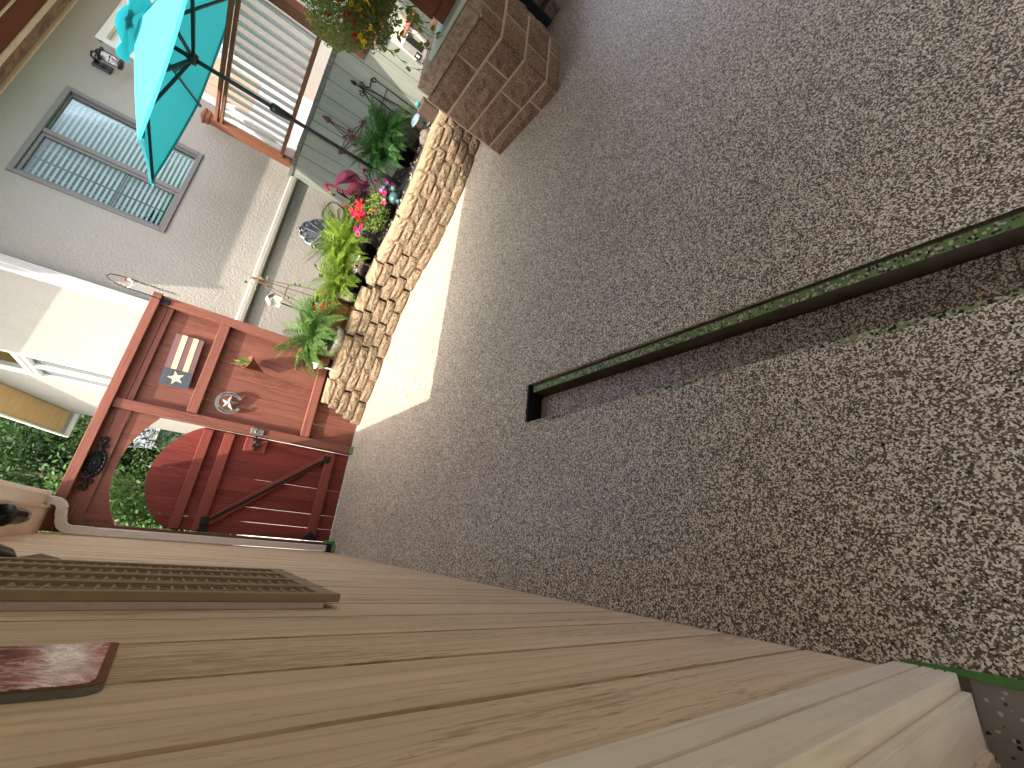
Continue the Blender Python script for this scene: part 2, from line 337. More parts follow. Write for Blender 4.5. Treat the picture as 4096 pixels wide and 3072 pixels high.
# ------------------------------------------------------------------ mesh builder
class MB:
    def __init__(s): s.v = []; s.f = []; s.sm = []
    def add(s, vs, fs, smooth=False):
        o = len(s.v); s.v += [Vector(p) for p in vs]
        for f in fs: s.f.append([o + i for i in f]); s.sm.append(smooth)
        return s
    def box(s, x0, x1, y0, y1, z0, z1, b=0.0):
        c = Vector(((x0 + x1) / 2, (y0 + y1) / 2, (z0 + z1) / 2))
        return s.obox(c, (abs(x1 - x0), abs(y1 - y0), abs(z1 - z0)), Matrix.Identity(3), b)
    def obox(s, c, size, R=None, b=0.0):
        R = R or Matrix.Identity(3); c = Vector(c); h = [q / 2 for q in size]
        b = min(b, min(h) * 0.6)
        if b <= 0:
            vs = [c + R @ Vector((sx * h[0], sy * h[1], sz * h[2])) for sx in (-1, 1) for sy in (-1, 1) for sz in (-1, 1)]
            return s.add(vs, [(0, 1, 3, 2), (4, 6, 7, 5), (0, 4, 5, 1), (2, 3, 7, 6), (0, 2, 6, 4), (1, 5, 7, 3)])
        idx = {}; vs = []
        for sx in (-1, 1):
            for sy in (-1, 1):
                for sz in (-1, 1):
                    sg = (sx, sy, sz)
                    for a in range(3):
                        p = [sg[k] * (h[k] if k == a else h[k] - b) for k in range(3)]
                        idx[(sg, a)] = len(vs); vs.append(c + R @ Vector(p))
        fs = []
        for a in range(3):
            u, w = (a + 1) % 3, (a + 2) % 3
            for sa in (-1, 1):
                q = []
                for su, sw in ((-1, -1), (1, -1), (1, 1), (-1, 1)):
                    g = [0, 0, 0]; g[a] = sa; g[u] = su; g[w] = sw; q.append(idx[(tuple(g), a)])
                fs.append(q if sa > 0 else q[::-1])
            for su in (-1, 1):
                for sw in (-1, 1):
                    g0 = [0, 0, 0]; g1 = [0, 0, 0]
                    g0[u] = g1[u] = su; g0[w] = g1[w] = sw; g0[a] = -1; g1[a] = 1
                    q = [idx[(tuple(g0), u)], idx[(tuple(g1), u)], idx[(tuple(g1), w)], idx[(tuple(g0), w)]]
                    fs.append(q if su * sw < 0 else q[::-1])
        for sx in (-1, 1):
            for sy in (-1, 1):
                for sz in (-1, 1):
                    q = [idx[((sx, sy, sz), a)] for a in range(3)]
                    fs.append(q if sx * sy * sz > 0 else q[::-1])
        return s.add(vs, fs)
    def beam(s, a, b_, w, t, up=(0, 0, 1), bev=0.0):
        a, b_ = Vector(a), Vector(b_); d = (b_ - a); L = d.length; d.normalize()
        up = Vector(up); x = d.cross(up); x.normalize(); u = x.cross(d)
        R = Matrix((d, x, u)).transposed()
        return s.obox((a + b_) / 2, (L, w, t), R, bev)
    def tube(s, pts, r, n=6, closed=False, cap=True):
        pts = [Vector(p) for p in pts]; m = len(pts); vs = []; prev = None
        for i, p in enumerate(pts):
            if closed: d = pts[(i + 1) % m] - pts[i - 1]
            else: d = pts[min(i + 1, m - 1)] - pts[max(i - 1, 0)]
            if d.length < 1e-9: d = Vector((0, 0, 1))
            d.normalize()
            if prev is None:
                a = Vector((0, 0, 1)) if abs(d.z) < 0.9 else Vector((1, 0, 0))
                x = d.cross(a).normalized()
            else:
                x = prev - d * prev.dot(d)
                x = x.normalized() if x.length > 1e-6 else d.orthogonal().normalized()
            prev = x; y = d.cross(x)
            rr = r[i] if isinstance(r, (list, tuple)) else r
            for k in range(n):
                t = 2 * math.pi * k / n; vs.append(p + (x * math.cos(t) + y * math.sin(t)) * rr)
        fs = []
        for i in range(m if closed else m - 1):
            j = (i + 1) % m
            for k in range(n): fs.append((i * n + k, i * n + (k + 1) % n, j * n + (k + 1) % n, j * n + k))
        s.add(vs, fs, True)
        if cap and not closed:
            o = len(s.v) - len(vs)
            s.f.append([o + k for k in range(n)][::-1]); s.sm.append(False)
            s.f.append([o + (m - 1) * n + k for k in range(n)]); s.sm.append(False)
        return s
    def lathe(s, prof, c=(0, 0, 0), n=20, R=None, sx=1.0, sy=1.0):
        c = Vector(c); R = R or Matrix.Identity(3); vs = []
        for r, z in prof:
            for k in range(n):
                t = 2 * math.pi * k / n; vs.append(c + R @ Vector((r * math.cos(t) * sx, r * math.sin(t) * sy, z)))
        fs = []
        for i in range(len(prof) - 1):
            for k in range(n): fs.append((i * n + k, i * n + (k + 1) % n, (i + 1) * n + (k + 1) % n, (i + 1) * n + k))
        return s.add(vs, fs, True)
    def prism(s, pts, f0, f1):
        """pts 2D; f0/f1 map a 2D point to the front and back 3D point"""
        n = len(pts); vs = [f0(*p) for p in pts] + [f1(*p) for p in pts]
        fs = [list(range(n)), list(range(2 * n - 1, n - 1, -1))]
        for i in range(n): fs.append([i, n + i, n + (i + 1) % n, (i + 1) % n])
        return s.add(vs, fs)
    def xz(s, pts, y0, y1):
        return s.prism(pts, lambda x, z: (x, y0, z), lambda x, z: (x, y1, z))
    def yz(s, pts, x0, x1):
        return s.prism(pts, lambda y, z: (x0, y, z), lambda y, z: (x1, y, z))
    def xy(s, pts, z0, z1):
        return s.prism(pts, lambda x, y: (x, y, z1), lambda x, y: (x, y, z0))
    def ball(s, c, r, n=10, sq=(1, 1, 1)):
        prof = [(r * math.sin(math.pi * i / n) + 1e-5, -r * math.cos(math.pi * i / n)) for i in range(n + 1)]
        R = Matrix.Diagonal(sq); return s.lathe(prof, c, n + 4, R)
    def fix(s):
        return s

WL = {}
def nrm(me):
    bm = bmesh.new(); bm.from_mesh(me); bmesh.ops.recalc_face_normals(bm, faces=bm.faces); bm.to_mesh(me); bm.free()

def mesh_of(name, mb, mat, off=Vector((0, 0, 0)), recalc=True):
    me = bpy.data.meshes.new(name)
    me.from_pydata([tuple(v - off) for v in mb.v], [], mb.f)
    me.polygons.foreach_set('use_smooth', mb.sm)
    me.update()
    if recalc: nrm(me)
    me.materials.append(MT[mat] if isinstance(mat, str) else mat)
    return me

def thing(name, label, cat, loc=(0, 0, 0), group=None):
    o = bpy.data.objects.new(name, None); COL.objects.link(o); o.location = loc; o.empty_display_size = 0.1
    o['label'] = label; o['category'] = cat
    if group: o['group'] = group
    WL[o] = Vector(loc); return o

def obj(name, mb, mat, parent=None, label=None, cat=None, kind=None, group=None, recalc=True):
    off = WL[parent] if parent is not None else Vector((0, 0, 0))
    if parent is None and cat:                      # a single mesh thing: put its origin at its base
        lo = [min(v[i] for v in mb.v) for i in range(3)]; hi = [max(v[i] for v in mb.v) for i in range(3)]
        off = Vector(((lo[0] + hi[0]) / 2, (lo[1] + hi[1]) / 2, lo[2]))
    me = mesh_of(name, mb, mat, off, recalc)
    o = bpy.data.objects.new(name, me); COL.objects.link(o)
    if parent is not None: o.parent = parent
    elif cat: o.location = off
    WL[o] = off
    if label: o['label'] = label
    if cat: o['category'] = cat
    if kind: o['kind'] = kind
    if group: o['group'] = group
    return o

def inst(name, me, parent, mat4):
    o = bpy.data.objects.new(name, me); COL.objects.link(o); o.parent = parent
    o.matrix_local = mat4; return o

def arc(c, r, a0, a1, n, f):
    return [f(c[0] + r * math.cos(R_(a0 + (a1 - a0) * i / n)), c[1] + r * math.sin(R_(a0 + (a1 - a0) * i / n))) for i in range(n + 1)]

def spiral(c, r0, r1, a0, a1, n, f):
    out = []
    for i in range(n + 1):
        t = i / n; r = r0 + (r1 - r0) * t; a = R_(a0 + (a1 - a0) * t)
        out.append(f(c[0] + r * math.cos(a), c[1] + r * math.sin(a)))
    return out

# ================================================================== SETTING
# far ground, laid lower than the patio
obj('ground', MB().add([(-200, -200, -0.6), (200, -200, -0.6), (200, 200, -0.6), (-200, 200, -0.6)], [(0, 1, 2, 3)]), 'grass', kind='structure')
# patio floor around the drain slot (x .710-.958, y up to 1.84)
DX0, DX1, DY = 0.710, 0.958, 1.840
pf = MB()
def slab(mb, x0, x1, y0, y1, zt=0.0, zb=-0.02):
    mb.box(x0, x1, y0, y1, zb, zt)
slab(pf, -0.1845, DX0, 0.232, DY); slab(pf, -0.165, DX0, -5, 0.232); slab(pf, DX1, 7.5, -5, DY); slab(pf, -0.1845, 7.5, DY, 5.14)
obj('patio_floor', pf, 'flake', kind='structure')
bf = MB().box(-0.6, DX0 - 0.006, -5, 5.14, -0.6, -0.022).box(DX1 + 0.006, 7.5, -5, 5.14, -0.6, -0.022).box(DX0 - 0.006, DX1 + 0.006, DY + 0.006, 5.14, -0.6, -0.022)
obj('patio_base', bf, 'pathconc', kind='structure')
obj('side_path', MB().box(-3, 2.2, 5.142, 13, -0.6, -0.03), 'pathconc', kind='structure')

# --- the open trench drain in the floor
dr = thing('trench_drain', 'long open drain slot sunk in the speckled patio floor, its grate removed', 'drain', (DX0, DY, -0.11))
obj('channel_floor', MB().box(DX0 + .002, 0.902, -5, DY - 0.055, -0.127, -0.115), 'flake_shaded', dr)
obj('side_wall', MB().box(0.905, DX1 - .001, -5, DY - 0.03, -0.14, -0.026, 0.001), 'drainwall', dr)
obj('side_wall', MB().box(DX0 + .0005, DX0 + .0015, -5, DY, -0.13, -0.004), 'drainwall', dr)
obj('end_wall', MB().box(DX0, DX1, DY - 0.012, DY + .004, -0.14, -0.003), 'black', dr, label='black end plate of the drain')
obj('tape_ledge', MB().box(0.906, 0.943, -5, DY - 0.033, -0.0255, -0.022), 'tape_chips', dr, label='ledge covered with green tape and loose chips')
obj('pipe_stub', MB().box(DX0 + .004, 0.90, DY - 0.050, DY - 0.013, -0.127, -0.112), 'pinkwhite', dr)
lip = MB()
y = DY - 0.015; pts_l = []; pts_r = []
while y > -3:
    w = 0.014 + 0.006 * math.sin(y * 9) + random.uniform(-.004, .004)
    if 0.45 < (y * 1.3) % 1.0 < 0.75: w *= 0.35
    pts_l.append((DX0 - w, y)); pts_r.append((DX0 + .002, y)); y -= 0.05
for i in range(len(pts_l) - 1):
    lip.add([(*pts_l[i], .0015), (*pts_r[i], .0015), (*pts_r[i + 1], .0015), (*pts_l[i + 1], .0015)], [(0, 1, 2, 3)])
obj('tape_strip', lip, 'tape_lip', label='ragged green masking tape strip along the near lip of the drain slot', cat='masking tape')

# ================================================================== OUR HOUSE (left wall)
XW = -0.185
house = thing('house', 'tan grooved wood sided house wall with cream door casing along the patio', 'house', (XW, 2.7, 0))
obj('wall_panel', MB().box(XW - 0.20, XW - 0.011, 0.335, 5.16, 0.0, 2.235), 'groove', house)
ys = [0.335] + [0.530 + 0.2085 * k for k in range(23)]
for i in range(len(ys)):
    a = ys[i] + (0.0065 if i else 0); b = (ys[i + 1] - 0.0065) if i + 1 < len(ys) else 5.155
    if b > 5.155: b = 5.155
    if b - a < 0.02: continue
    # grooves with slightly wavering edges
    def edge(yc, sgn):
        return [(yc + random.uniform(-.0016, .0016), 0.004 + 2.228 * q / 24) for q in range(25)]
    e0, e1 = edge(a, 1), edge(b, -1)
    bm_ = MB().yz(e0 + e1[::-1], XW, XW - 0.012)
    obj('siding_board', bm_, 'siding', house)
obj('soffit', MB().box(-0.55, 0.0, -1.0, 4.98, 2.237, 2.252).box(-0.55, -.19, -4, 5.1, 2.252, 2.30), 'soffit', house)
obj('fascia', MB().box(0.0, 0.018, -1.0, 5.0, 2.225, 2.40), 'soffit', house)
obj('roof', MB().xz([(0.13, 2.385), (-3.2, 3.60), (-3.2, 3.66), (0.13, 2.43)], -4.0, 5.05).box(-3.2, -.6, -4, 5.0, 2.3, 2.4), 'roof', house)
obj('unseen_rear_wing', MB().box(-3.2, 9.5, -13.0, -8.0, 0.0, 3.0), 'soffit', house)  # unseen wing added for the window's reflection, set back and pale for bounce light
obj('unseen_rear_roof', MB().yz([(-7.5, 2.85), (-10.5, 6.6), (-13.4, 2.85), (-13.4, 3.0), (-10.5, 6.75), (-7.5, 3.0)], -3.5, 9.8), 'roof', house)  # unseen roof added to darken what the neighbour's window reflects
gt = MB().prism([(0.019, 2.375), (0.019, 2.262), (0.095, 2.262), (0.128, 2.30), (0.135, 2.375), (0.130, 2.375), (0.122, 2.302), (0.092, 2.267), (0.024, 2.267), (0.024, 2.375)],
                lambda x, z: (x, -1.0, z), lambda x, z: (x, 4.98, z))
gt.box(0.019, 0.133, 4.975, 4.985, 2.262, 2.375)
gt.box(0.0, 0.022, -1.0, 4.99, 2.256, 2.262)
obj('gutter', gt, 'gutter', house)
# downspout with two elbows
def rtube(mb, pts, w, t, ridges=3):
    """rectangular ribbed pipe along a path in the x-z plane (w along y)"""
    prev = None
    n = len(pts); vs = []
    prof = []
    for k in range(ridges * 2 + 1):
        q = -w / 2 + w * k / (ridges * 2); prof.append((q, t / 2 + (0.0025 if k % 2 else -0.0015)))
    prof = [(-w / 2, -t / 2), (-w / 2 - .0, t / 2 - .004)] + prof[1:-1] + [(w / 2, t / 2 - .004), (w / 2, -t / 2)]
    for i, p in enumerate(pts):
        p = Vector(p); d = Vector(pts[min(i + 1, n - 1)]) - Vector(pts[max(i - 1, 0)]); d.normalize()
        yv = Vector((0, 1, 0)); u = yv.cross(d); u.normalize()
        if u.x < 0 and abs(d.z) > .5: u = -u
        if abs(d.z) <= .5 and u.z > 0: u = -u
        k = 1.0 + (0.05 if (i % 2 and 2 < i < n - 3) else 0)
        for (a, b) in prof: vs.append(p + yv * a * k + u * b * k)
    m = len(prof); fs = []
    for i in range(n - 1):
        for k in range(m): fs.append((i * m + k, i * m + (k + 1) % m, (i + 1) * m + (k + 1) % m, (i + 1) * m + k))
    mb.add(vs, fs); return mb
dp = [(0.062, 4.93, 2.275), (0.060, 4.93, 2.235)]
for t in range(1, 8):
    a = R_(90 * t / 7); dp.append((0.060 - 0.055 * (1 - math.cos(a)), 4.93, 2.235 - 0.075 * math.sin(a)))
dp += [(-0.03, 4.93, 2.152), (-0.06, 4.93, 2.142)]
for t in range(1, 8):
    a = R_(90 * t / 7); dp.append((-0.075 - 0.067 * math.sin(a), 4.93, 2.060 + 0.075 * math.cos(a)))
dp += [(-0.142, 4.93, 1.98)]
dsp = obj('downspout', rtube(MB(), dp, 0.075, 0.058).box(-0.174, -0.112, 4.893, 4.967, 1.93, 1.99, .003), 'downpipe', house)
obj('pipe', rtube(MB(), [(-0.145, 4.93, 1.985), (-0.145, 4.93, 1.2), (-0.145, 4.93, 0.075)], 0.072, 0.056), 'downpipe', dsp)
obj('boot', MB().box(-0.180, -0.105, 4.885, 4.972, 0.002, 0.085, .01), 'black', dsp, label='black rubber boot at the downspout foot')
obj('tape_wrap', MB().box(-0.176, -0.100, 4.86, 4.98, 0.0, 0.03, .006).box(-.10, -.07, 4.9, 5.0, 0.0, .10, .004), 'tape', dsp, label='crumpled green tape round the downspout foot')

# door casing at the near end of the wall
df = obj('door_frame', MB().box(-0.40, -0.345, 0.02, 0.205, 0.0, 2.2), 'sillwood', house)
prof = [(0.333, XW - .02), (0.333, -0.170), (0.2885, -0.1695), (0.2875, -0.1775), (0.2825, -0.1775), (0.2815, -0.1695), (0.2625, -0.1700), (0.2605, -0.1730), (0.2585, -0.1730), (0.2565, -0.1700), (0.2465, -0.1700), (0.2445, -0.1730), (0.2425, -0.1730), (0.2405, -0.1700), (0.2265, -0.1705), (0.2250, -0.1720), (0.2250, -0.2025), (0.2285, -0.2028), (0.2285, -0.235), (0.245, -0.235)]
obj('casing', MB().prism([(x, y_) for y_, x in prof], lambda x, y_: (x, y_, 0.002), lambda x, y_: (x, y_, 2.2)), 'cream', df)
obj('jamb', MB().box(-0.300, -0.2035, 0.209, 0.26, 0.002, 2.2, 0.0012), 'cream', df)
obj('stop', MB().box(-0.345, -0.296, 0.199, 0.25, 0.003, 2.2, 0.012), 'siding', df)
obj('threshold', MB().box(-0.330, -0.1655, -1.2, 0.207, -0.02, -0.002), 'concrete', df)
sl = MB().box(-0.46, -0.332, -1.2, 0.198, -0.03, 0.012, 0.004)
obj('sill', sl, 'sillwood', df)
obj('screw_hole', MB().lathe([(0.0001, 0.0), (0.006, 0.0), (0.006, 0.0006)], (-0.356, 0.163, 0.0122), 10), 'black', df)
tp = MB()
for i in range(9):
    y0 = 0.32 - i * 0.17; y1 = y0 - 0.17
    w0 = 0.010 if i == 0 else 0.012 + 0.004 * math.sin(i * 2.1); w1 = 0.012 + 0.004 * math.sin((i + 1) * 2.1)
    tp.add([(-0.168 + (-.012 if i else 0), y0, .002), (-0.168 + w0 * .6, y0, .0025), (-0.168 + w1 * .6, y1, .0025), (-0.180, y1, .002)], [(0, 1, 2, 3)])
obj('tape_strip', tp, 'tape', label='bright green tape strip along the house door threshold', cat='masking tape')

# shuttered window
XT, XF = -0.169, -0.148
sw = obj('shuttered_window', MB().box(XW, XT, 1.262, 2.02, 1.105, 2.6, .002), 'pinkwhite', house)
stile_y = [1.262, 1.437, 1.618, 1.818, 1.985]
lv_mb = MB().obox((0, 0, 0), (0.019, 0.150, 0.0055), Matrix.Rotation(R_(38), 3, 'Y'), .0015)
lv_me = None
for pi in range(2):
    sh = obj('shutter', MB().box(XT + .0005, XF, stile_y[pi * 2], stile_y[pi * 2] + 0.026, 1.067, 2.6, .002), 'shutter', sw)
sh_list = [o for o in house.children_recursive if o.name.startswith('shutter') and not o.name.startswith('shuttered')]
for k, (y0) in enumerate(stile_y):
    if k in (0, 2): continue
    obj('stile', MB().box(XT + .0007, XF - .0004, y0, y0 + 0.026, 1.067, 2.6, .002), 'shutter', sh_list[min(k // 2, 1)])
for col_ in range(4):
    y0 = stile_y[col_] + 0.027; y1 = stile_y[col_ + 1] - 0.001
    lm = MB().obox((0, 0, 0), (0.0185, y1 - y0, 0.0065), Matrix.Rotation(R_(-40), 3, 'Y'), .002)
    me = mesh_of('louver', lm, 'shutter')
    P_ = sh_list[0 if col_ < 2 else 1]
    z = 1.125
    obj('bottom_rail', MB().box(XT + .001, XF - .002, y0, y1, 1.067, 1.115, .002), 'shutter', P_)
    while z < 2.35:
        o = bpy.data.objects.new('louver', me); COL.objects.link(o); o.parent = P_
        o.location = Vector((-0.1625, (y0 + y1) / 2, z)) - WL[P_]; z += 0.0278
    obj('tilt_rod', MB().box(-.1570, -.1535, (y0 + y1) / 2 - .004, (y0 + y1) / 2 + .004, 1.12, 2.5, .001), 'shutter', P_)
    obj('shutter_back', MB().box(XT + .0002, XT + .002, y0, y1, 1.1, 2.6), 'groove', P_)  # dark sheet added for the shade behind the louvers

# framed print on the wall, cut by the picture edge
pq = MB()
rr = 0.022; yy0, yy1, zz0, zz1 = 0.700, 0.912, 1.497, 2.05
cpts = arc((yy0 + rr, zz0 + rr), rr, 180, 270, 5, lambda a, b: (a, b)) + arc((yy1 - rr * .4, zz0 + rr * .4), rr * .4, 270, 360, 3, lambda a, b: (a, b)) + [(yy1, zz1), (yy0, zz1)]
pl = thing('wall_plaque', 'glossy marbled red and brown plaque with rounded corners on the tan siding', 'plaque', (-0.17, 0.8, 1.497))
obj('backing', MB().yz(cpts, -0.1765, XW + .0005), 'decktrim', pl)
ins = [(yy0 + .004 + (a - yy0) * .965, zz0 + .010 + (b - zz0) * .99) for a, b in cpts]
obj('rim', MB().yz(cpts, -0.1750, -0.1764), 'rustbox', pl)
obj('face', MB().yz(ins, -0.1742, -0.1749), 'glare_art', pl)

# dark wall ornament above the shutters and floodlight on the soffit
orn = thing('wall_ornament', 'black oval wall pocket with a striped leaf tip beside the shutters', 'ornament', (-0.15, 1.47, 1.68))
prof_o = [(0.001, 0), (.05, .02), (.085, .07), (.095, .14), (.08, .22), (.05, .28), (.001, .30)]
obj('pocket', MB().lathe(prof_o, (-0.17, 2.30, 1.86), 16, None, 0.55, 0.8), 'blackgloss', orn)
obj('leaf_tip', MB().add([(-.178, 2.27, 1.88), (-.158, 2.30, 1.80), (-.175, 2.34, 1.74), (-.183, 2.31, 1.82)], [(0, 1, 2), (0, 2, 3)]).add([(-.176, 2.29, 1.88), (-.155, 2.33, 1.81), (-.172, 2.37, 1.76), (-.182, 2.33, 1.83)], [(0, 1, 2), (0, 2, 3)]), 'star_gray', orn)
WLo = orn
fl = thing('floodlight', 'black security floodlight under the house soffit near the gutter end', 'light fixture', (-0.06, 3.75, 2.236))
obj('mount', MB().lathe([(0.0001, 0), (.045, 0), (.045, -.02), (.0001, -.02)], (-0.075, 3.45, 2.236), 14), 'blackgloss', fl)
obj('arm', MB().tube([(-.075, 3.45, 2.22), (-.075, 3.5, 2.19), (-.065, 3.56, 2.18)], .012, 6), 'blackgloss', fl)
Rf = Matrix.Rotation(R_(62), 3, 'X')
obj('lamp_head', MB().lathe([(.0001, -.07), (.035, -.068), (.045, -.03), (.05, .03), (.062, .06), (.06, .075), (.0001, .07)], (-.058, 3.66, 2.165), 14, Rf), 'blackgloss', fl)

# ================================================================== PATIO COVER over the camera
pc = thing('patio_cover', 'brown boarded patio cover with pale gutter over the near patio', 'patio cover', (3.5, 2.2, 0))
CXR = 7.6
obj('drip_edge', MB().box(-.05, CXR, 2.226, 2.240, 2.518, 2.62, .002), 'gutter', pc)
obj('gutter', MB().box(-.05, CXR, 2.147, 2.222, 2.524, 2.62, .006), 'capstone', pc)
obj('front_beam', MB().box(-.05, CXR, 2.113, 2.1455, 2.520, 2.70, .003), 'cream', pc)
for k in range(36):
    y1 = 2.110 - k * 0.135
    obj('ceiling_board', MB().box(-.05, CXR, y1 - .120, y1, 2.522, 2.545, .003), 'ceiling', pc)
    obj('seam_strip', MB().box(-.05, CXR, y1 - .1335, y1 - .1215, 2.5205, 2.545, .002), 'cream', pc)
obj('roof', MB().box(-.05, 7.6, -2.75, 2.2, 2.70, 2.76), 'roof', pc)
obj('post', MB().box(7.45, 7.58, 2.0, 2.11, -.0, 2.52, .004), 'cream', pc)

# ================================================================== FENCE AND GATE
fe = thing('wooden_fence', 'red brown stained board fence with arched gateway between house and neighbour', 'fence', (1.0, 5.09, 0))
obj('top_rail', MB().box(-0.17, 2.062, 4.998, 5.125, 2.172, 2.245, .004), 'fence_x', fe)
obj('header_board', MB().box(-0.17, 0.889, 5.062, 5.09, 2.118, 2.171, .003), 'fence_x', fe)
obj('header_board', MB().box(0.977, 1.966, 5.062, 5.09, 2.10, 2.171, .003), 'fence_x', fe)
obj('header_board', MB().box(-0.17, 0.889, 5.056, 5.085, 2.030, 2.114, .003), 'fence_x', fe)
obj('header_board', MB().box(0.977, 1.966, 5.054, 5.085, 2.050, 2.096, .003), 'fence_x', fe)
obj('post', MB().box(0.889, 0.977, 5.022, 5.125, 0.0, 2.171, .004), 'fence', fe)
obj('post', MB().box(1.966, 2.058, 5.022, 5.125, 0.0, 2.171, .004), 'fence', fe)
obj('post', MB().box(-0.174, -0.092, 5.055, 5.125, 0.0, 2.171, .004), 'fence', fe)
obj('rail', MB().box(0.979, 1.965, 5.032, 5.087, 1.560, 1.648, .004), 'fence_x', fe)
obj('rail', MB().box(0.979, 1.965, 5.032, 5.087, 0.512, 0.600, .004), 'fence_x', fe)
bx = [0.979, 1.020, 1.162, 1.301, 1.444, 1.577, 1.716, 1.858, 1.966]
for i in range(8):
    a, b = bx[i] + .0004, bx[i + 1] - .0004
    if i == 1: b -= .003
    obj('fence_board', MB().box(a, b, 5.0885 + random.uniform(0, .002), 5.108, 0.01, 2.15, .002), 'fence', fe)
ap = [(-0.091, 2.028), (-0.091, 1.822)]
ccx, ccz, cr = 0.393, 1.140, 0.830
for i in range(21):
    x = -0.085 + (0.872 + 0.085) * i / 20; ap.append((x, ccz + math.sqrt(cr * cr - (x - ccx) ** 2)))
ap += [(0.888, 1.815), (0.888, 2.028)]
# arch panel split at two joints
for a, b in ((-0.091, 0.30), (0.303, 0.64), (0.643, 0.888)):
    pts = [(a, 2.028)] + [(a + (b - a) * i / 10, ccz + math.sqrt(max(0, cr * cr - (min(max(a + (b - a) * i / 10, -.085), .872) - ccx) ** 2))) for i in range(11)] + [(b, 2.028)]
    obj('arch_board', MB().xz(pts, 5.072, 5.100), 'fence', fe)
obj('foot_tape', MB().box(0.887, 0.98, 5.012, 5.024, 0.0, 0.035, .002), 'tape', fe, label='green tape round the foot of the middle post')

ga = thing('gate', 'barn red arched wooden gate with black brace rod', 'gate', (0.39, 5.1, 0.012))
gx = [-0.084, 0.040, 0.182, 0.320, 0.456, 0.612, 0.752, 0.881]
gcx, gcz, gr = 0.393, 1.192, 0.552
for i in range(7):
    a, b = gx[i] + random.uniform(.0003, .0018), gx[i + 1] - random.uniform(.0003, .0018)
    pts = [(a, 0.012)] + [(a + (b - a) * t / 5, gcz + math.sqrt(max(.0, gr * gr - (a + (b - a) * t / 5 - gcx) ** 2))) for t in range(6)] + [(b, 0.012)]
    yo = random.uniform(0, .003)
    obj('gate_board', MB().xz(pts, 5.092 + yo, 5.112), 'gate', ga)
for z0, z1, in ((1.377, 1.457), (1.190, 1.279), (0.174, 0.270)):
    obj('gate_rail', MB().box(-0.078, 0.861, 5.052, 5.0915, z0, z1, .004), 'gate_x', ga)
obj('brace', MB().beam((0.005, 5.070, 1.175), (0.795, 5.070, 0.285), 0.075, 0.038, (0, 1, 0), .003), 'gate_x', ga)
rod = obj('brace_rod', MB().beam((0.0, 5.042, 1.196), (0.80, 5.042, 0.250), 0.022, 0.012, (0, 1, 0), .002), 'black', ga)
for (x, z) in ((0.005, 1.205), (0.775, 0.265)):
    obj('bracket', MB().box(x - .03, x + .045, 5.036, 5.092, z - .035, z + .03, .003), 'black', rod)
obj('hinge', MB().xz([(-.085, 1.225), (-.075, 1.24), (.03, 1.19), (-.085, 1.14)], 5.048, 5.0515), 'black', ga)
obj('hinge', MB().xz([(-.085, .29), (-.075, .31), (.005, .235), (-.06, .15), (-.085, .16)], 5.047, 5.0515), 'black', ga)
spg = []
for i in range(70):
    t = i / 69; a = t * 2 * math.pi * 14
    spg.append((-0.085 + 0.02 * math.sin(a) * .5 + .035 * t, 5.045 + .009 * math.cos(a), .28 + .2 * t + .004 * math.sin(a)))
obj('spring', MB().tube(spg, .002, 4), 'black', ga)
la = obj('latch', MB().box(0.722, 0.862, 5.060, 5.091, 0.885, 1.085, .004), 'gate_x', ga)
obj('latch_bolt', MB().tube([(.735, 5.045, .985), (.955, 5.045, 1.015)], .009, 8).box(.765, .80, 5.03, 5.06, .955, 1.02, .003).box(.835, .865, 5.03, 5.06, .96, 1.03, .003).tube([(.80, 5.04, .99), (.80, 5.015, .99), (.78, 5.0, .95)], .006, 6), 'black', la)
obj('latch_keep', MB().box(.895, .955, 5.003, 5.0215, .955, 1.075, .003).tube(arc((.925, 1.015), .02, 0, 180, 6, lambda a, b: (a, 5.0, b)), .006, 6), 'steel', fe)

# medallion over the arch
md = MB()
cx_, cz_ = 0.392, 2.106
yM = 5.047
def XZ(y_): return lambda a, b: (a, y_, b)
for a in range(0, 360, 30):
    md.tube(spiral((cx_ + .058 * math.cos(R_(a)) * 1.25, cz_ + .034 * math.sin(R_(a))), .020, .006, a, a + 300, 9, XZ(yM)), .0052, 5)
md.tube([(cx_ + .115 * math.cos(R_(a)), yM, cz_ + .056 * math.sin(R_(a))) for a in range(0, 360, 15)], .007, 5, True)
md.tube([(cx_ + .045 * math.cos(R_(a)), yM - .004, cz_ + .028 * math.sin(R_(a))) for a in range(0, 360, 24)], .007, 5, True)
md.lathe([(.0001, -.012), (.018, -.008), (.024, .0)], (cx_, yM, cz_), 10, Matrix.Rotation(R_(-90), 3, 'X'))
md.obox((cx_, yM + .006, cz_), (.17, .006, .085))
md.lathe([(.0001, .004), (.125, .004), (.125, -.002), (.0001, -.002)], (cx_, yM + .004, cz_), 24, Matrix.Rotation(R_(-90), 3, 'X') @ Matrix.Diagonal((1, .52, 1)))
for a in range(0, 360, 20): md.ball((cx_ + .105 * math.cos(R_(a)), yM - .001, cz_ + .055 * math.sin(R_(a))), .013, 5)
for sg in (-1, 1):
    md.tube([(cx_ + sg * t, yM, cz_ + .012 * math.sin(t * 55)) for t in [.10 + .012 * q for q in range(12)]], [.019 - .0010 * q for q in range(12)], 6)
    md.tube(spiral((cx_ + sg * .21, cz_ + .018), .024, .006, 200 if sg > 0 else -20, 200 - sg * 400 if sg > 0 else 380, 12, XZ(yM)), .006, 5)
    md.tube(spiral((cx_ + sg * .155, cz_ - .02), .022, .006, 90, 90 + sg * 380, 12, XZ(yM)), .0055, 5)
    md.tube(spiral((cx_ + sg * .145, cz_ + .026), .018, .006, -90, -90 - sg * 380, 12, XZ(yM)), .005, 5)
obj('scroll_medallion', md, 'black', label='black cast iron scroll medallion over the arched gateway', cat='wall decoration')

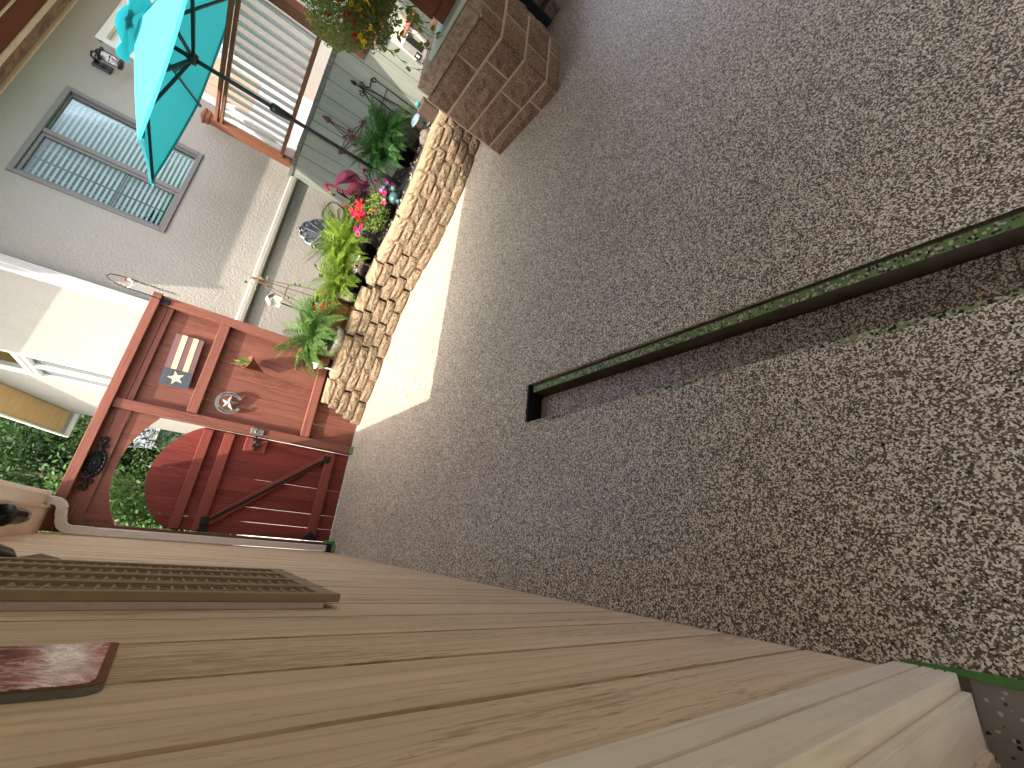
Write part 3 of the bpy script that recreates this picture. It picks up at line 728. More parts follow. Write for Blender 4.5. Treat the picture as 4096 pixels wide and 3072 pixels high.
# wooden flag board
fb = thing('flag_sign', 'faded wooden flag board with cream star and stripes hung on the fence', 'sign', (1.455, 5.06, 1.73))
def tilt(x, z): return (x, z + (x - 1.455) * 0.045)
def plank(x0, x1, z0, z1, y0, y1): return MB().xz([tilt(x0, z0), tilt(x1, z0), tilt(x1, z1), tilt(x0, z1)], y0, y1)
obj('board', plank(1.195, 1.722, 1.712, 1.945, 5.036, 5.060), 'signdark', fb)
obj('canton', plank(1.195, 1.36, 1.712, 1.945, 5.0335, 5.0358), 'signblue', fb)
for z0, z1 in ((1.756, 1.80), (1.850, 1.893)):
    obj('stripe', plank(1.362, 1.722, z0, z1, 5.0335, 5.0358), 'signcream', fb)
st = []
for k in range(10):
    a = R_(90 + 36 * k + 4); r = .068 if k % 2 == 0 else .028
    st.append((1.278 + r * math.cos(a) * 1.05, 1.822 + r * math.sin(a)))
obj('star', MB().xz(st, 5.0315, 5.0334), 'signcream', fb)

# horseshoe with star
hs = thing('horseshoe', 'grey horseshoe with a raised star inside hung on the fence', 'wall decoration', (1.16, 5.06, 1.23))
hc = (1.160, 1.338)
outer = []; inner = []
for i in range(25):
    a = R_(-62 + 304 * i / 24 + 6)
    w = .017 if 3 < i < 21 else .014
    outer.append((hc[0] + (.098 + w) * math.cos(a), hc[1] + (.105 + w) * math.sin(a))); inner.append((hc[0] + (.098 - w) * math.cos(a), hc[1] + (.105 - w) * math.sin(a)))
hm = MB()
for i in range(24):
    hm.xz([outer[i], outer[i + 1], inner[i + 1], inner[i]], 5.030, 5.042)
obj('shoe', hm, 'steel', hs)
nh = MB()
for i in list(range(2, 9)) + list(range(15, 22)):
    a = R_(-62 + 304 * (i + .5) / 24 + 6); c = (hc[0] + .098 * math.cos(a), 5.0285, hc[1] + .105 * math.sin(a))
    nh.obox(c, (.020, .004, .007), Matrix.Rotation(-(a + math.pi / 2), 3, 'Y'))
obj('nail_slots', nh, 'black', hs)
sv = []; n_ = 10
for k in range(n_):
    a = R_(72 + 36 * k); r = .086 if k % 2 == 0 else .034
    sv.append((hc[0] + r * math.cos(a), 5.046, hc[1] + r * math.sin(a)))
obj('star', MB().add(sv + [(hc[0], 5.008, hc[1])], [(k, (k + 1) % n_, n_) for k in range(n_)] + [tuple(range(n_))]), 'star_gray', hs)

# cone sconce with a plant
cs = thing('cone_sconce', 'rusty cone shaped wall planter with pointed green leaves on the fence', 'wall planter', (1.605, 5.03, 1.13))
ct = Vector((1.572, 5.040, 1.128)); crm = Vector((1.615, 4.962, 1.312))
ax = (crm - ct).normalized(); Rq = ax.to_track_quat('Z', 'Y').to_matrix(); Lc = (crm - ct).length
obj('cone', MB().lathe([(.002, 0), (.072, Lc), (.080, Lc + .004), (.080, Lc - .006), (.070, Lc - .008), (.004, .02)], ct, 22, Rq), 'rust', cs)
lp = MB()
for k in range(5):
    a = k * 1.3 + .4; L = random.uniform(.09, .17)
    b0 = crm + Vector((.02 * math.cos(a), .02 * math.sin(a), -.02)); d = Vector((.3 * math.cos(a), .25 * math.sin(a) - .1, 1)).normalized()
    if k == 0: d = Vector((-.55, -.2, .9)).normalized(); L = .2
    sd_ = d.cross(Vector((0, 1, .2))).normalized()
    lp.add([b0 - sd_ * .004, b0 + d * L * .4 - sd_ * .013, b0 + d * L, b0 + d * L * .4 + sd_ * .013, b0 + sd_ * .004], [(0, 1, 3, 4), (1, 2, 3)])
obj('plant', lp, 'leafpale', cs)

# swing hook with chain and glass drop
hk = thing('plant_hook', 'thin black hoop hook with dangling chain on the fence post top', 'hook', (2.0, 5.03, 2.1))
obj('plate', MB().box(1.968, 2.03, 5.010, 5.0215, 2.10, 2.165, .002).tube([(1.99, 5.015, 2.15), (1.985, 4.975, 2.17), (1.99, 4.97, 2.20)], .006, 6), 'black', hk)
hoop = [(1.99, 4.97, 2.20), (1.985, 4.95, 2.30), (1.982, 4.95, 2.42), (1.99, 4.95, 2.50), (2.012, 4.95, 2.565), (2.042, 4.95, 2.588), (2.066, 4.95, 2.565), (2.078, 4.95, 2.51), (2.080, 4.95, 2.44)]
obj('hoop', MB().tube(hoop, .0045, 6), 'black', hk)
cm = MB()
for k in range(17):
    z = 2.452 - k * .0235; a = 0 if k % 2 else 70
    c = Vector((2.081 + .003 * math.sin(k), 4.95, z)); ux = Vector((math.cos(R_(a)), math.sin(R_(a)), 0))
    cm.tube([c + ux * .0085 * math.cos(R_(t)) + Vector((0, 0, .017)) * math.sin(R_(t)) for t in range(0, 360, 45)], .0024, 4, True)
cm.tube([(2.084, 4.95, 2.44), (2.072, 4.95, 2.30), (2.088, 4.95, 2.18)], .0018, 4)
obj('chain', cm, 'black', hk)
obj('ribbon', MB().tube([(2.076, 4.945, 2.44), (2.055, 4.94, 2.405), (2.03, 4.94, 2.395), (2.0, 4.94, 2.40), (1.985, 4.94, 2.42)], [.012, .008, .006, .005, .003], 6), 'white', hk)
obj('bead', MB().ball((2.052, 4.945, 2.462), .012, 6), 'redp', hk)

# ================================================================== NEIGHBOUR HOUSE
YN = 5.80; XG = 2.225
nh_ = thing('neighbour_house', 'beige stucco neighbour house with gable side wall behind the planter bed', 'house', (5.0, 5.8, 0))
fw_ = MB()
# front wall with window and door openings
WX0, WX1, WZ0, WZ1 = 3.135, 4.425, 2.51, 3.805
DX_0, DX_1, DZ1 = 5.28, 6.30, 3.83
def wallbox(x0, x1, z0, z1): fw_.box(x0, x1, YN, YN + .22, z0, z1)
wallbox(XG, WX0, -.6, 4.4); wallbox(WX0, WX1, -.6, WZ0); wallbox(WX0, WX1, WZ1, 4.4)
wallbox(WX1, DX_0, -.6, 4.4); wallbox(DX_0, DX_1, -.6, 1.60); wallbox(DX_0, DX_1, DZ1, 4.4); wallbox(DX_1, 11, -.6, 4.4)
obj('front_wall', fw_, 'stucco', nh_)
def roofz(y): return 4.27 + .276 * (y - 5.05) if y < 10.3 else 5.72 - .385 * (y - 10.3)
GX = MB(); G_Y0, G_Y1, G_Z0, G_Z1 = 9.62, 11.02, 2.35, 4.95
def gbox(y0, y1, zb, zt0, zt1):
    GX.yz([(y0, zb), (y1, zb), (y1, zt1), (y0, zt0)], XG, XG + .22)
gbox(YN + .221, G_Y0, -.6, roofz(YN) - .05, roofz(G_Y0) - .05); gbox(G_Y0, G_Y1, -.6, G_Z0, G_Z0)
gbox(G_Y0, 10.3, G_Z1, roofz(G_Y0) - .05, roofz(10.3) - .05); gbox(10.3, G_Y1, G_Z1, roofz(10.3) - .05, roofz(G_Y1) - .05)
gbox(G_Y1, 14.5, -.6, roofz(G_Y1) - .05, roofz(14.5) - .05)
obj('gable_wall', GX, 'stucco', nh_)
obj('back_wall', MB().box(XG + .22, 11, 14.3, 14.5, -.6, 4.0), 'stucco', nh_)
# ledge band
lg = MB().prism([(YN - .001, 1.455), (YN - .045, 1.455), (YN - .060, 1.470), (YN - .064, 1.50), (YN - .060, 1.538), (YN - .045, 1.553), (YN - .001, 1.556)], lambda y_, z: (2.20, y_, z), lambda y_, z: (4.775, y_, z))
obj('ledge', lg, 'stucco', nh_)
# roof
rf = obj('roof', MB().yz([(4.93, 4.265), (10.3, 5.75), (14.75, 4.04), (14.75, 4.20), (10.3, 5.93), (4.93, 4.425)], 1.70, 11.0), 'shingle', nh_)
obj('soffit', MB().yz([(4.94, 4.24), (10.3, 5.72), (10.3, 5.748), (4.94, 4.262)], 1.71, XG - .001), 'vinyl', rf)
for k in range(24):
    y0 = 10.3 + k * .185; y1 = y0 + .177
    if y1 > 14.7: break
    obj('soffit_panel', MB().yz([(y0, roofz(y0) - .005), (y1, roofz(y1) - .005), (y1, roofz(y1) + .02), (y0, roofz(y0) + .02)], 1.715, XG - .001), 'vinyl', rf)
obj('fascia', MB().yz([(4.92, 4.22), (10.3, 5.69), (14.76, 3.98), (14.76, 4.10), (10.3, 5.81), (4.92, 4.34)], 1.66, 1.699), 'white', rf)
obj('eave_gutter', MB().box(1.66, 11, 14.77, 14.86, 3.95, 4.06, .01), 'white', rf)
obj('eave_soffit', MB().box(XG, 11, 5.0, YN - .001, 4.246, 4.256), 'vinyl', rf)
# front window
wn_ = obj('window', MB().box(WX0 - .004, WX1 + .004, YN + .10, YN + .12, WZ0, WZ0 + .03), 'winframe', nh_)
def frame(mb, x0, x1, z0, z1, w, y0, y1, b=.004):
    mb.box(x0, x1, y0, y1, z0, z0 + w, b).box(x0, x1, y0, y1, z1 - w, z1, b)
    mb.box(x0, x0 + w, y0 + .0005, y1 - .0005, z0 + w, z1 - w, b).box(x1 - w, x1, y0 + .0005, y1 - .0005, z0 + w, z1 - w, b); return mb
obj('frame', frame(MB(), WX0, WX1, WZ0, WZ1, .045, YN - .022, YN + .08), 'winframe', wn_)
XM = 3.765
obj('mullion', MB().box(XM - .028, XM + .028, YN - .012, YN + .07, WZ0 + .045, WZ1 - .045, .004), 'winframe', wn_)
obj('sash', frame(MB(), WX0 + .046, XM - .029, WZ0 + .046, WZ1 - .046, .030, YN + .005, YN + .05), 'winframe', wn_)
obj('sash', frame(MB(), XM + .029, WX1 - .046, WZ0 + .046, WZ1 - .046, .016, YN + .025, YN + .065), 'winframe', wn_)
obj('pane', MB().box(WX0 + .07, XM - .05, YN + .028, YN + .032, WZ0 + .07, WZ1 - .07), 'glass', wn_)
obj('pane', MB().box(XM + .04, WX1 - .06, YN + .043, YN + .047, WZ0 + .06, WZ1 - .06), 'glass', wn_)
zz = WZ0 + .08
sl_me = mesh_of('blind_slat', MB().obox((0, 0, 0), (1.14, .036, .003), Matrix.Rotation(R_(48), 3, 'X')), 'blind')
while zz < WZ1 - .07:
    o = bpy.data.objects.new('blind_slat', sl_me); COL.objects.link(o); o.parent = wn_
    o.location = Vector(((WX0 + WX1) / 2, YN + .11, zz)) - WL[wn_]; zz += .0455
obj('blind_cord', MB().box(3.30, 3.303, YN + .08, YN + .082, WZ0 + .06, WZ1 - .06).box(3.60, 3.603, YN + .08, YN + .082, WZ0 + .06, WZ1 - .06).box(4.2, 4.203, YN + .08, YN + .082, WZ0 + .06, WZ1 - .06), 'white', wn_)
obj('muntin', MB().box(WX0 + .08, XM - .06, YN + .036, YN + .040, 3.02, 3.035).box(3.42, 3.435, YN + .0365, YN + .0405, WZ0 + .08, WZ1 - .08), 'dark', wn_)
obj('room_back', MB().box(WX0 - .05, WX1 + .05, YN + .5, YN + .52, WZ0 - .1, WZ1 + .1).box(WX0 - .05, WX0 - .03, YN + .22, YN + .5, WZ0 - .1, WZ1 + .1).box(WX1 + .03, WX1 + .05, YN + .22, YN + .5, WZ0 - .1, WZ1 + .1).box(WX0 - .05, WX1 + .05, YN + .22, YN + .5, WZ0 - .12, WZ0 - .1).box(WX0 - .05, WX1 + .05, YN + .22, YN + .5, WZ1 + .1, WZ1 + .12), 'dark', wn_)
# deck door
dd = obj('door', MB().box(DX_0 + .05, DX_1 - .05, YN + .06, YN + .10, 1.62, DZ1 - .05), 'white', nh_)
obj('door_casing', MB().box(DX_0 - .03, DX_0 + .05, YN - .025, YN + .06, 1.6, DZ1, .006).box(DX_1 - .05, DX_1 + .03, YN - .025, YN + .06, 1.6, DZ1, .006).box(DX_0 - .03, DX_1 + .03, YN - .0245, YN + .06, DZ1 - .0495, DZ1 + .03, .006), 'white', dd)
obj('door_glass', MB().box(DX_0 + .17, DX_1 - .17, YN + .054, YN + .0595, 2.3, DZ1 - .17), 'siding', dd)
# gable window
gw = obj('window', MB().box(XG + .10, XG + .12, G_Y0, G_Y1, G_Z0, G_Z0 + .05), 'white', nh_)
def frame_y(mb, y0, y1, z0, z1, w, x0, x1):
    mb.box(x0, x1, y0, y1, z0, z0 + w, .004).box(x0, x1, y0, y1, z1 - w, z1, .004)
    mb.box(x0 + .0005, x1 - .0005, y0, y0 + w, z0 + w, z1 - w, .004).box(x0 + .0005, x1 - .0005, y1 - w, y1, z0 + w, z1 - w, .004); return mb
obj('frame', frame_y(MB(), G_Y0, G_Y1, G_Z0, G_Z1, .05, XG - .02, XG + .10), 'white', gw)
obj('transom', MB().box(XG - .015, XG + .09, G_Y0 + .05, G_Y1 - .05, 4.02, 4.08, .004).box(XG - .015, XG + .09, G_Y0 + .05, G_Y1 - .05, 4.13, 4.19, .004), 'white', gw)
obj('mullion', MB().box(XG - .012, XG + .09, 10.28, 10.36, G_Z0 + .05, 4.02, .004), 'white', gw)
obj('pane', MB().box(XG + .05, XG + .055, G_Y0 + .05, G_Y1 - .05, G_Z0 + .05, 4.10), 'glass_refl', gw)
obj('pane', MB().box(XG + .05, XG + .055, G_Y0 + .05, G_Y1 - .05, 4.12, G_Z1 - .05), 'glass_refl', gw)
obj('room_back', MB().box(XG + .5, XG + .52, 9, 11.5, 2.2, 5.2), 'dark', gw)
# neighbour downspout
nd = obj('downspout', rtube(MB(), [(XG - .09, YN - .040, 4.25), (XG - .05, YN - .040, 2.5), (XG - .05, YN - .040, .0)], .075, .11, 4), 'pipewhite', nh_)
nd2 = MB()
for k in range(5): nd2.box(2.142 + k * .0165, 2.150 + k * .0165, YN - .096, YN - .004, 0, 4.24, .002)
nd2.box(2.135, 2.222, YN - .090, YN - .006, 0, 4.24, .004)
obj('ribs', nd2, 'pipewhite', nd)
# lantern
wlp = thing('wall_lantern', 'black coach lantern with clear glass on the stucco by the deck door', 'lantern', (4.93, YN, 3.55))
obj('backplate', MB().box(4.862, 4.965, YN - .03, YN - .0005, 3.585, 3.755, .008), 'blackgloss', wlp)
obj('arm', MB().tube([(4.92, YN - .03, 3.72), (4.93, YN - .07, 3.775), (4.945, YN - .12, 3.77), (4.95, YN - .14, 3.735)], .010, 6).tube([(4.92, YN - .03, 3.70), (4.93, YN - .08, 3.74), (4.945, YN - .13, 3.725)], .007, 6), 'blackgloss', wlp)
lc = (4.955, YN - .15, 0)
obj('cap', MB().lathe([(.0001, 3.742), (.02, 3.735), (.055, 3.705), (.078, 3.695), (.078, 3.687), (.0001, 3.69)], lc, 16), 'blackgloss', wlp)
obj('glass_chimney', MB().lathe([(.048, 3.690), (.050, 3.60), (.042, 3.545), (.036, 3.515)], lc, 14), 'lampglass', wlp)
cg = MB()
for k in range(4):
    a = R_(45 + 90 * k); cg.tube([(lc[0] + .053 * math.cos(a), lc[1] + .053 * math.sin(a), 3.69), (lc[0] + .053 * math.cos(a), lc[1] + .053 * math.sin(a), 3.60), (lc[0] + .042 * math.cos(a), lc[1] + .042 * math.sin(a), 3.52)], .004, 4)
cg.tube([(lc[0] + .053 * math.cos(R_(t)), lc[1] + .053 * math.sin(R_(t)), 3.60) for t in range(0, 360, 30)], .004, 4, True)
obj('cage', cg, 'blackgloss', wlp)
obj('base', MB().lathe([(.0001, 3.522), (.058, 3.52), (.060, 3.50), (.045, 3.49), (.0001, 3.485)], lc, 16), 'blackgloss', wlp)

# ================================================================== NEIGHBOUR DECK
XD = 4.80
dk = thing('neighbour_deck', 'raised neighbour deck with sage plank skirt and white baluster railing', 'deck', (XD, 4.6, 0))
gy = [5.79, 5.708, 5.516, 5.300, 5.068, 4.855, 4.625, 4.410, 4.190, 3.968, 3.751, 3.529, 3.31, 3.09, 2.87, 2.65, 2.43, 2.21, 1.99]
for i in range(len(gy) - 1):
    obj('skirt_board', MB().box(XD, XD + .02, gy[i + 1] + .004, gy[i] - .004, -.1, 1.545, .002), 'deckboard', dk)
obj('skirt_backing', MB().box(XD + .021, XD + .04, 1.9, 5.795, -.3, 1.54), 'dark', dk)
obj('rim_trim', MB().box(XD - .012, XD + .03, 3.45, 5.795, 1.5455, 1.598, .003), 'decktrim', dk)
for k in range(14):
    x0 = XD + .031 + k * .142
    obj('deck_board', MB().box(x0, x0 + .136, 1.9, 5.79, 1.572, 1.598, .003), 'deckwood_y', dk)
def post(x, y_, w, z0, z1):
    p = obj('railing_post', MB().box(x, x + w, y_, y_ + w, z0, z1, .004), 'deckwood', dk)
    obj('post_cap', MB().box(x - .02, x + w + .02, y_ - .02, y_ + w + .02, z1, z1 + .025, .004).box(x - .012, x + w + .012, y_ - .012, y_ + w + .012, z1 - .05, z1 - .001, .003).add([(x - .015, y_ - .015, z1 + .025), (x + w + .015, y_ - .015, z1 + .025), (x + w + .015, y_ + w + .015, z1 + .025), (x - .015, y_ + w + .015, z1 + .025), (x + w / 2, y_ + w / 2, z1 + .06)], [(0, 1, 4), (1, 2, 4), (2, 3, 4), (3, 0, 4)]), 'deckwood', p)
    return p
post(XD + .01, 5.56, .10, 1.60, 2.63); post(XD + .01, 3.50, .115, 1.44, 2.75)
obj('top_rail', MB().box(XD + .02, XD + .10, 3.616, 5.559, 2.500, 2.538, .004), 'deckwood_y', dk)
obj('sub_rail', MB().box(XD + .035, XD + .085, 3.616, 5.559, 2.445, 2.482, .004), 'deckwood_y', dk)
obj('bottom_rail', MB().box(XD + .030, XD + .09, 3.616, 5.559, 1.715, 1.760, .004), 'deckwood_y', dk)
for k in range(15):
    yb = 3.70 + k * .125
    obj('baluster', MB().box(XD + .042, XD + .078, yb - .018, yb + .018, 1.761, 2.444, .003), 'white', dk)
# steps down from the deck, seen past the hanging basket
stp = thing('deck_stairs', 'brown stained steps descending beside the neighbour deck skirt', 'stairs', (5.4, 2.4, 0))
obj('side_panel', MB().box(XD - .016, XD - .0005, 3.14, 3.49, 1.30, 1.56, .003), 'deckwood', stp)
for k in range(5):
    obj('tread', MB().box(XD - .05, XD + .0 + .9, 2.98 - k * .27, 3.24 - k * .27, 1.26 - k * .2, 1.30 - k * .2, .003), 'terracotta', stp)
# outlet box on the skirt
ob = thing('outlet_box', 'grey weatherproof outlet box on a white board on the plank skirt', 'outlet', (XD, 3.0, 1.0))
obj('back_board', MB().box(XD - .030, XD - .0005, 2.85, 3.10, 0.86, 1.16, .004), 'cream', ob)
obj('box', MB().box(XD - .075, XD - .031, 2.88, 3.05, 0.80, 1.05, .008), 'star_gray', ob)
obj('cover', MB().box(XD - .080, XD - .0755, 2.89, 2.96, 0.86, 1.04, .002), 'dark', ob)
obj('socket', MB().box(XD - .079, XD - .0756, 2.975, 3.04, 0.84, 0.90, .002), 'dark', ob)
obj('plug', MB().box(XD - .092, XD - .0795, 2.995, 3.018, 0.855, 0.87, .002).box(XD - .092, XD - .0795, 2.995, 3.018, 0.875, 0.89, .002), 'white', ob)

# wrought iron decor on the skirt
def YZ(x_): return lambda a, b: (x_, a, b)
sc = MB(); fx = YZ(XD - .018)
cy_, ct_ = 3.80, 1.265
sc.tube([fx(cy_, ct_), fx(3.74, 1.05), fx(3.70, .80), fx(3.68, .45)], .006, 5)
sc.tube([fx(cy_, ct_), fx(3.80, 1.0), fx(3.82, .75), fx(3.83, .45)], .006, 5)
sc.tube([fx(3.60, 1.10), fx(3.60, .85), fx(3.61, .45)], .006, 5)
sc.tube([fx(4.03, .98), fx(4.03, .7), fx(4.02, .45)], .006, 5)
sc.tube([fx(cy_ - .01, 1.20), fx(3.72, 1.14), fx(3.66, 1.15), fx(3.62, 1.16)] + spiral((3.605, 1.135), .035, .012, 60, -330, 12, fx), .006, 5)
sc.tube([fx(cy_ + .01, 1.19), fx(3.87, 1.10), fx(3.90, 1.03), fx(3.95, .99)] + spiral((4.0, 1.02), .040, .012, 220, 600, 12, fx), .006, 5)
sc.tube(spiral((3.755, 1.215), .035, .010, 180, -220, 12, fx), .005, 5)
sc.tube(spiral((3.865, 1.185), .040, .010, 100, 520, 12, fx), .005, 5)
sc.lathe([(.002, 0), (.022, .02), (.024, .045), (.012, .07), (.002, .08)], fx(cy_, ct_ - .005), 8, None, .5, 1)
sc.tube([fx(3.60, .98), fx(4.03, .93)], .004, 4)
obj('scroll_trellis', sc, 'black', label='black wrought iron scroll trellis leaning on the sage plank skirt', cat='trellis')

ir = thing('iron_cross', 'rusty red wrought iron cross with leaf tips hung on the plank skirt', 'wall decoration', (XD - .02, 4.51, .85))
ctr = (4.515, 1.075); cmx = MB()
cmx.obox(fx(*ctr), (.012, .07, .07), Matrix.Rotation(R_(20), 3, 'X'), .003)
leafs = MB()
for k, (a, L) in enumerate(((97, .385), (8, .37), (-82, .26), (187, .36))):
    d = (math.cos(R_(a)), math.sin(R_(a))); nrm_ = (-d[1], d[0])
    pt = lambda u, w: fx(ctr[0] + d[0] * u + nrm_[0] * w, ctr[1] + d[1] * u + nrm_[1] * w)
    cmx.tube([pt(.03, 0), pt(L * .8, 0)], .0055, 5)
    for sg in (-1, 1):
        cmx.tube([pt(.05, sg * .012), pt(.085, sg * .042), pt(.13, sg * .046), pt(L * .78, sg * .006)], .004, 5)
        cmx.tube([pt(L * .78, sg * .005), pt(L * .84, sg * .02), pt(L * .84, sg * .04), pt(L * .79, sg * .046), pt(L * .765, sg * .033), pt(L * .785, sg * .024)], .004, 5)
    leafs.add([pt(L * .78, 0), pt(L * .88, .034), pt(L, .012), pt(L * 1.02, 0), pt(L, -.012), pt(L * .88, -.034)], [(0, 1, 2, 3), (0, 3, 4, 5)])
    a2 = a + 45; d2 = (math.cos(R_(a2)), math.sin(R_(a2))); n2 = (-d2[1], d2[0])
    p2 = lambda u, w: fx(ctr[0] + d2[0] * u + n2[0] * w, ctr[1] + d2[1] * u + n2[1] * w)
    cmx.tube([p2(.03, 0), p2(.085, 0)], .005, 5)
    for sg in (-1, 1): cmx.tube([p2(.075, sg * .004), p2(.095, sg * .018), p2(.085, sg * .03), p2(.072, sg * .024)], .004, 5)
    leafs.add([p2(.08, 0), p2(.105, .024), p2(.135, 0), p2(.105, -.024)], [(0, 1, 2, 3)])
obj('rods', cmx, 'rustred', ir); obj('leaves', leafs, 'rustred', ir, recalc=False)

# ================================================================== RETAINING WALL
ctrl = [(1.02, 5.06), (1.17, 5.01), (1.45, 4.90), (1.78, 4.70), (2.13, 4.56), (2.45, 4.40), (2.72, 4.21), (2.92, 3.95), (3.12, 3.66), (3.44, 3.37), (3.77, 3.17), (4.10, 3.04), (4.45, 2.95), (4.9, 2.88), (5.2, 2.85)]
def catmull(P, n=16):
    out = []
    for i in range(1, len(P) - 2):
        p0, p1, p2, p3 = [Vector((*q, 0)) for q in P[i - 1:i + 3]]
        for k in range(n):
            t = k / n
            out.append(.5 * ((2 * p1) + (p2 - p0) * t + (2 * p0 - 5 * p1 + 4 * p2 - p3) * t * t + (3 * p1 - p0 - 3 * p2 + p3) * t ** 3))
    out.append(Vector((*P[-2], 0))); return out
path = catmull(ctrl)
acc = [0.0]
for i in range(1, len(path)): acc.append(acc[-1] + (path[i] - path[i - 1]).length)
def at(s_):
    s_ = min(max(s_, 0), acc[-1] - 1e-4)
    for i in range(1, len(acc)):
        if acc[i] >= s_:
            t = (s_ - acc[i - 1]) / (acc[i] - acc[i - 1]); p = path[i - 1].lerp(path[i], t); d = (path[i] - path[i - 1]).normalized(); return p, d
def block_mesh(L, D, Hh, seed, top=False):
    rnd = random.Random(seed); mb = MB(); nx, nz = 7, 4
    g = []
    for j in range(nz + 1):
        for i in range(nx + 1):
            x = -L / 2 + L * i / nx; z = Hh * j / nz
            ed = min(i, nx - i) == 0 or min(j, nz - j) == 0
            dpt = rnd.uniform(-.010, .004)
            if min(i, nx - i) == 0: dpt = .034 + rnd.uniform(-.006, .006)
            elif min(i, nx - i) == 1 and ed: dpt = .014
            elif ed: dpt = (.003 if (top and j == nz) else .009) + rnd.uniform(-.003, .003)
            elif min(i, nx - i) == 1 : dpt += .006
            if not ed: x += rnd.uniform(-.006, .006); z += rnd.uniform(-.004, .004)
            g.append((x, dpt, z))
    fs = []
    for j in range(nz):
        for i in range(nx):
            a = j * (nx + 1) + i; fs.append((a, a + 1, a + nx + 2, a + nx + 1))
    mb.add(g, fs)
    # sides to the back
    loop = [i for i in range(nx + 1)] + [j * (nx + 1) + nx for j in range(1, nz + 1)] + [nz * (nx + 1) + i for i in range(nx - 1, -1, -1)] + [j * (nx + 1) for j in range(nz - 1, 0, -1)]
    bk = [(g[i][0] * .92, D, g[i][2]) for i in loop]; o = len(mb.v); mb.v += [Vector(q) for q in bk]
    for k in range(len(loop)):
        mb.f.append([loop[k], loop[(k + 1) % len(loop)], o + (k + 1) % len(loop), o + k]); mb.sm.append(False)
    mb.f.append([o + k for k in range(len(loop))]); mb.sm.append(False)
    return mb
CH = 0.097
bmeshes = [mesh_of('block', block_mesh(.283, .20, CH - .004, 11 + q), 'block') for q in range(6)]
cmeshes = [mesh_of('cap_block', block_mesh(.288, .24, CH - .003, 31 + q, True), 'cap') for q in range(4)]
rw = thing('retaining_wall', 'curved tan split face block retaining wall below the planter bed', 'retaining wall', (2.6, 4.3, 0))
for c in range(5):
    s_ = (0.06 + .035 * c) + (.145 if c % 2 else 0.0)
    if c % 2:                       # half block at the start of the odd courses
        p, d = at(s_ - .07); n_v = Vector((-d.y, d.x, 0))
        hb = p + n_v * (.021 * c); ang = math.atan2(d.y, d.x)
        m4 = Matrix.Translation(hb + Vector((0, 0, CH * c + .002)) - WL[rw]) @ Matrix.Rotation(ang, 4, 'Z') @ Matrix.Diagonal((.47, 1, 1, 1))
        inst('block', bmeshes[c], rw, m4)
        s_ += .075
    else: s_ += .145
    while s_ < acc[-1] - .1:
        p, d = at(s_); n_v = Vector((-d.y, d.x, 0)); ang = math.atan2(d.y, d.x)
        q = p + n_v * (.021 * c + random.uniform(-.005, .005))
        m4 = Matrix.Translation(q + Vector((0, 0, CH * c + .002)) - WL[rw]) @ Matrix.Rotation(ang + random.uniform(-.05, .05), 4, 'Z') @ Matrix.Diagonal((random.choice((1, -1)) * random.uniform(.96, 1.0), 1, 1, 1))
        me = random.choice(cmeshes if c == 4 else bmeshes)
        inst('cap_block' if c == 4 else 'block', me, rw, m4)
        s_ += .29
# planter fill
soil = [tuple((at(s_)[0] + Vector((-at(s_)[1].y, at(s_)[1].x, 0)) * .2)[:2]) for s_ in [acc[-1] * k / 40 for k in range(41)]]
soil = [(1.2, 5.13)] + [q for q in soil if q[0] > 1.2 and q[0] < 4.79] + [(4.79, 3.1), (4.79, 5.79), (2.06, 5.79), (2.06, 5.135)]
obj('planter_soil', MB().xy(soil, 0.02, 0.425), 'soil', kind='structure')
pb = MB(); rnd = random.Random(5)
for k in range(900):
    x = rnd.uniform(1.4, 4.75); y_ = rnd.uniform(3.1, 5.7)
    best = min(path, key=lambda q: (q.x - x) ** 2 + (q.y - y_) ** 2)
    if (Vector((x, y_, 0)) - best).length < .27 or y_ < best.y: continue
    if y_ > 5.02 and x < 2.1: continue
    r = rnd.uniform(.012, .032); c = Vector((x, y_, .425 + r * .2))
    vs = [c + Vector((r * a * rnd.uniform(.7, 1.3), r * b * rnd.uniform(.7, 1.3), r * cc_ * .7)) for a, b, cc_ in ((1, 0, 0), (0, 1, 0), (-1, 0, 0), (0, -1, 0), (0, 0, 1), (0, 0, -1))]
    pb.add(vs, [(0, 1, 4), (1, 2, 4), (2, 3, 4), (3, 0, 4), (1, 0, 5), (2, 1, 5), (3, 2, 5), (0, 3, 5)])
obj('pebble_mulch', pb, 'mulch', kind='stuff')

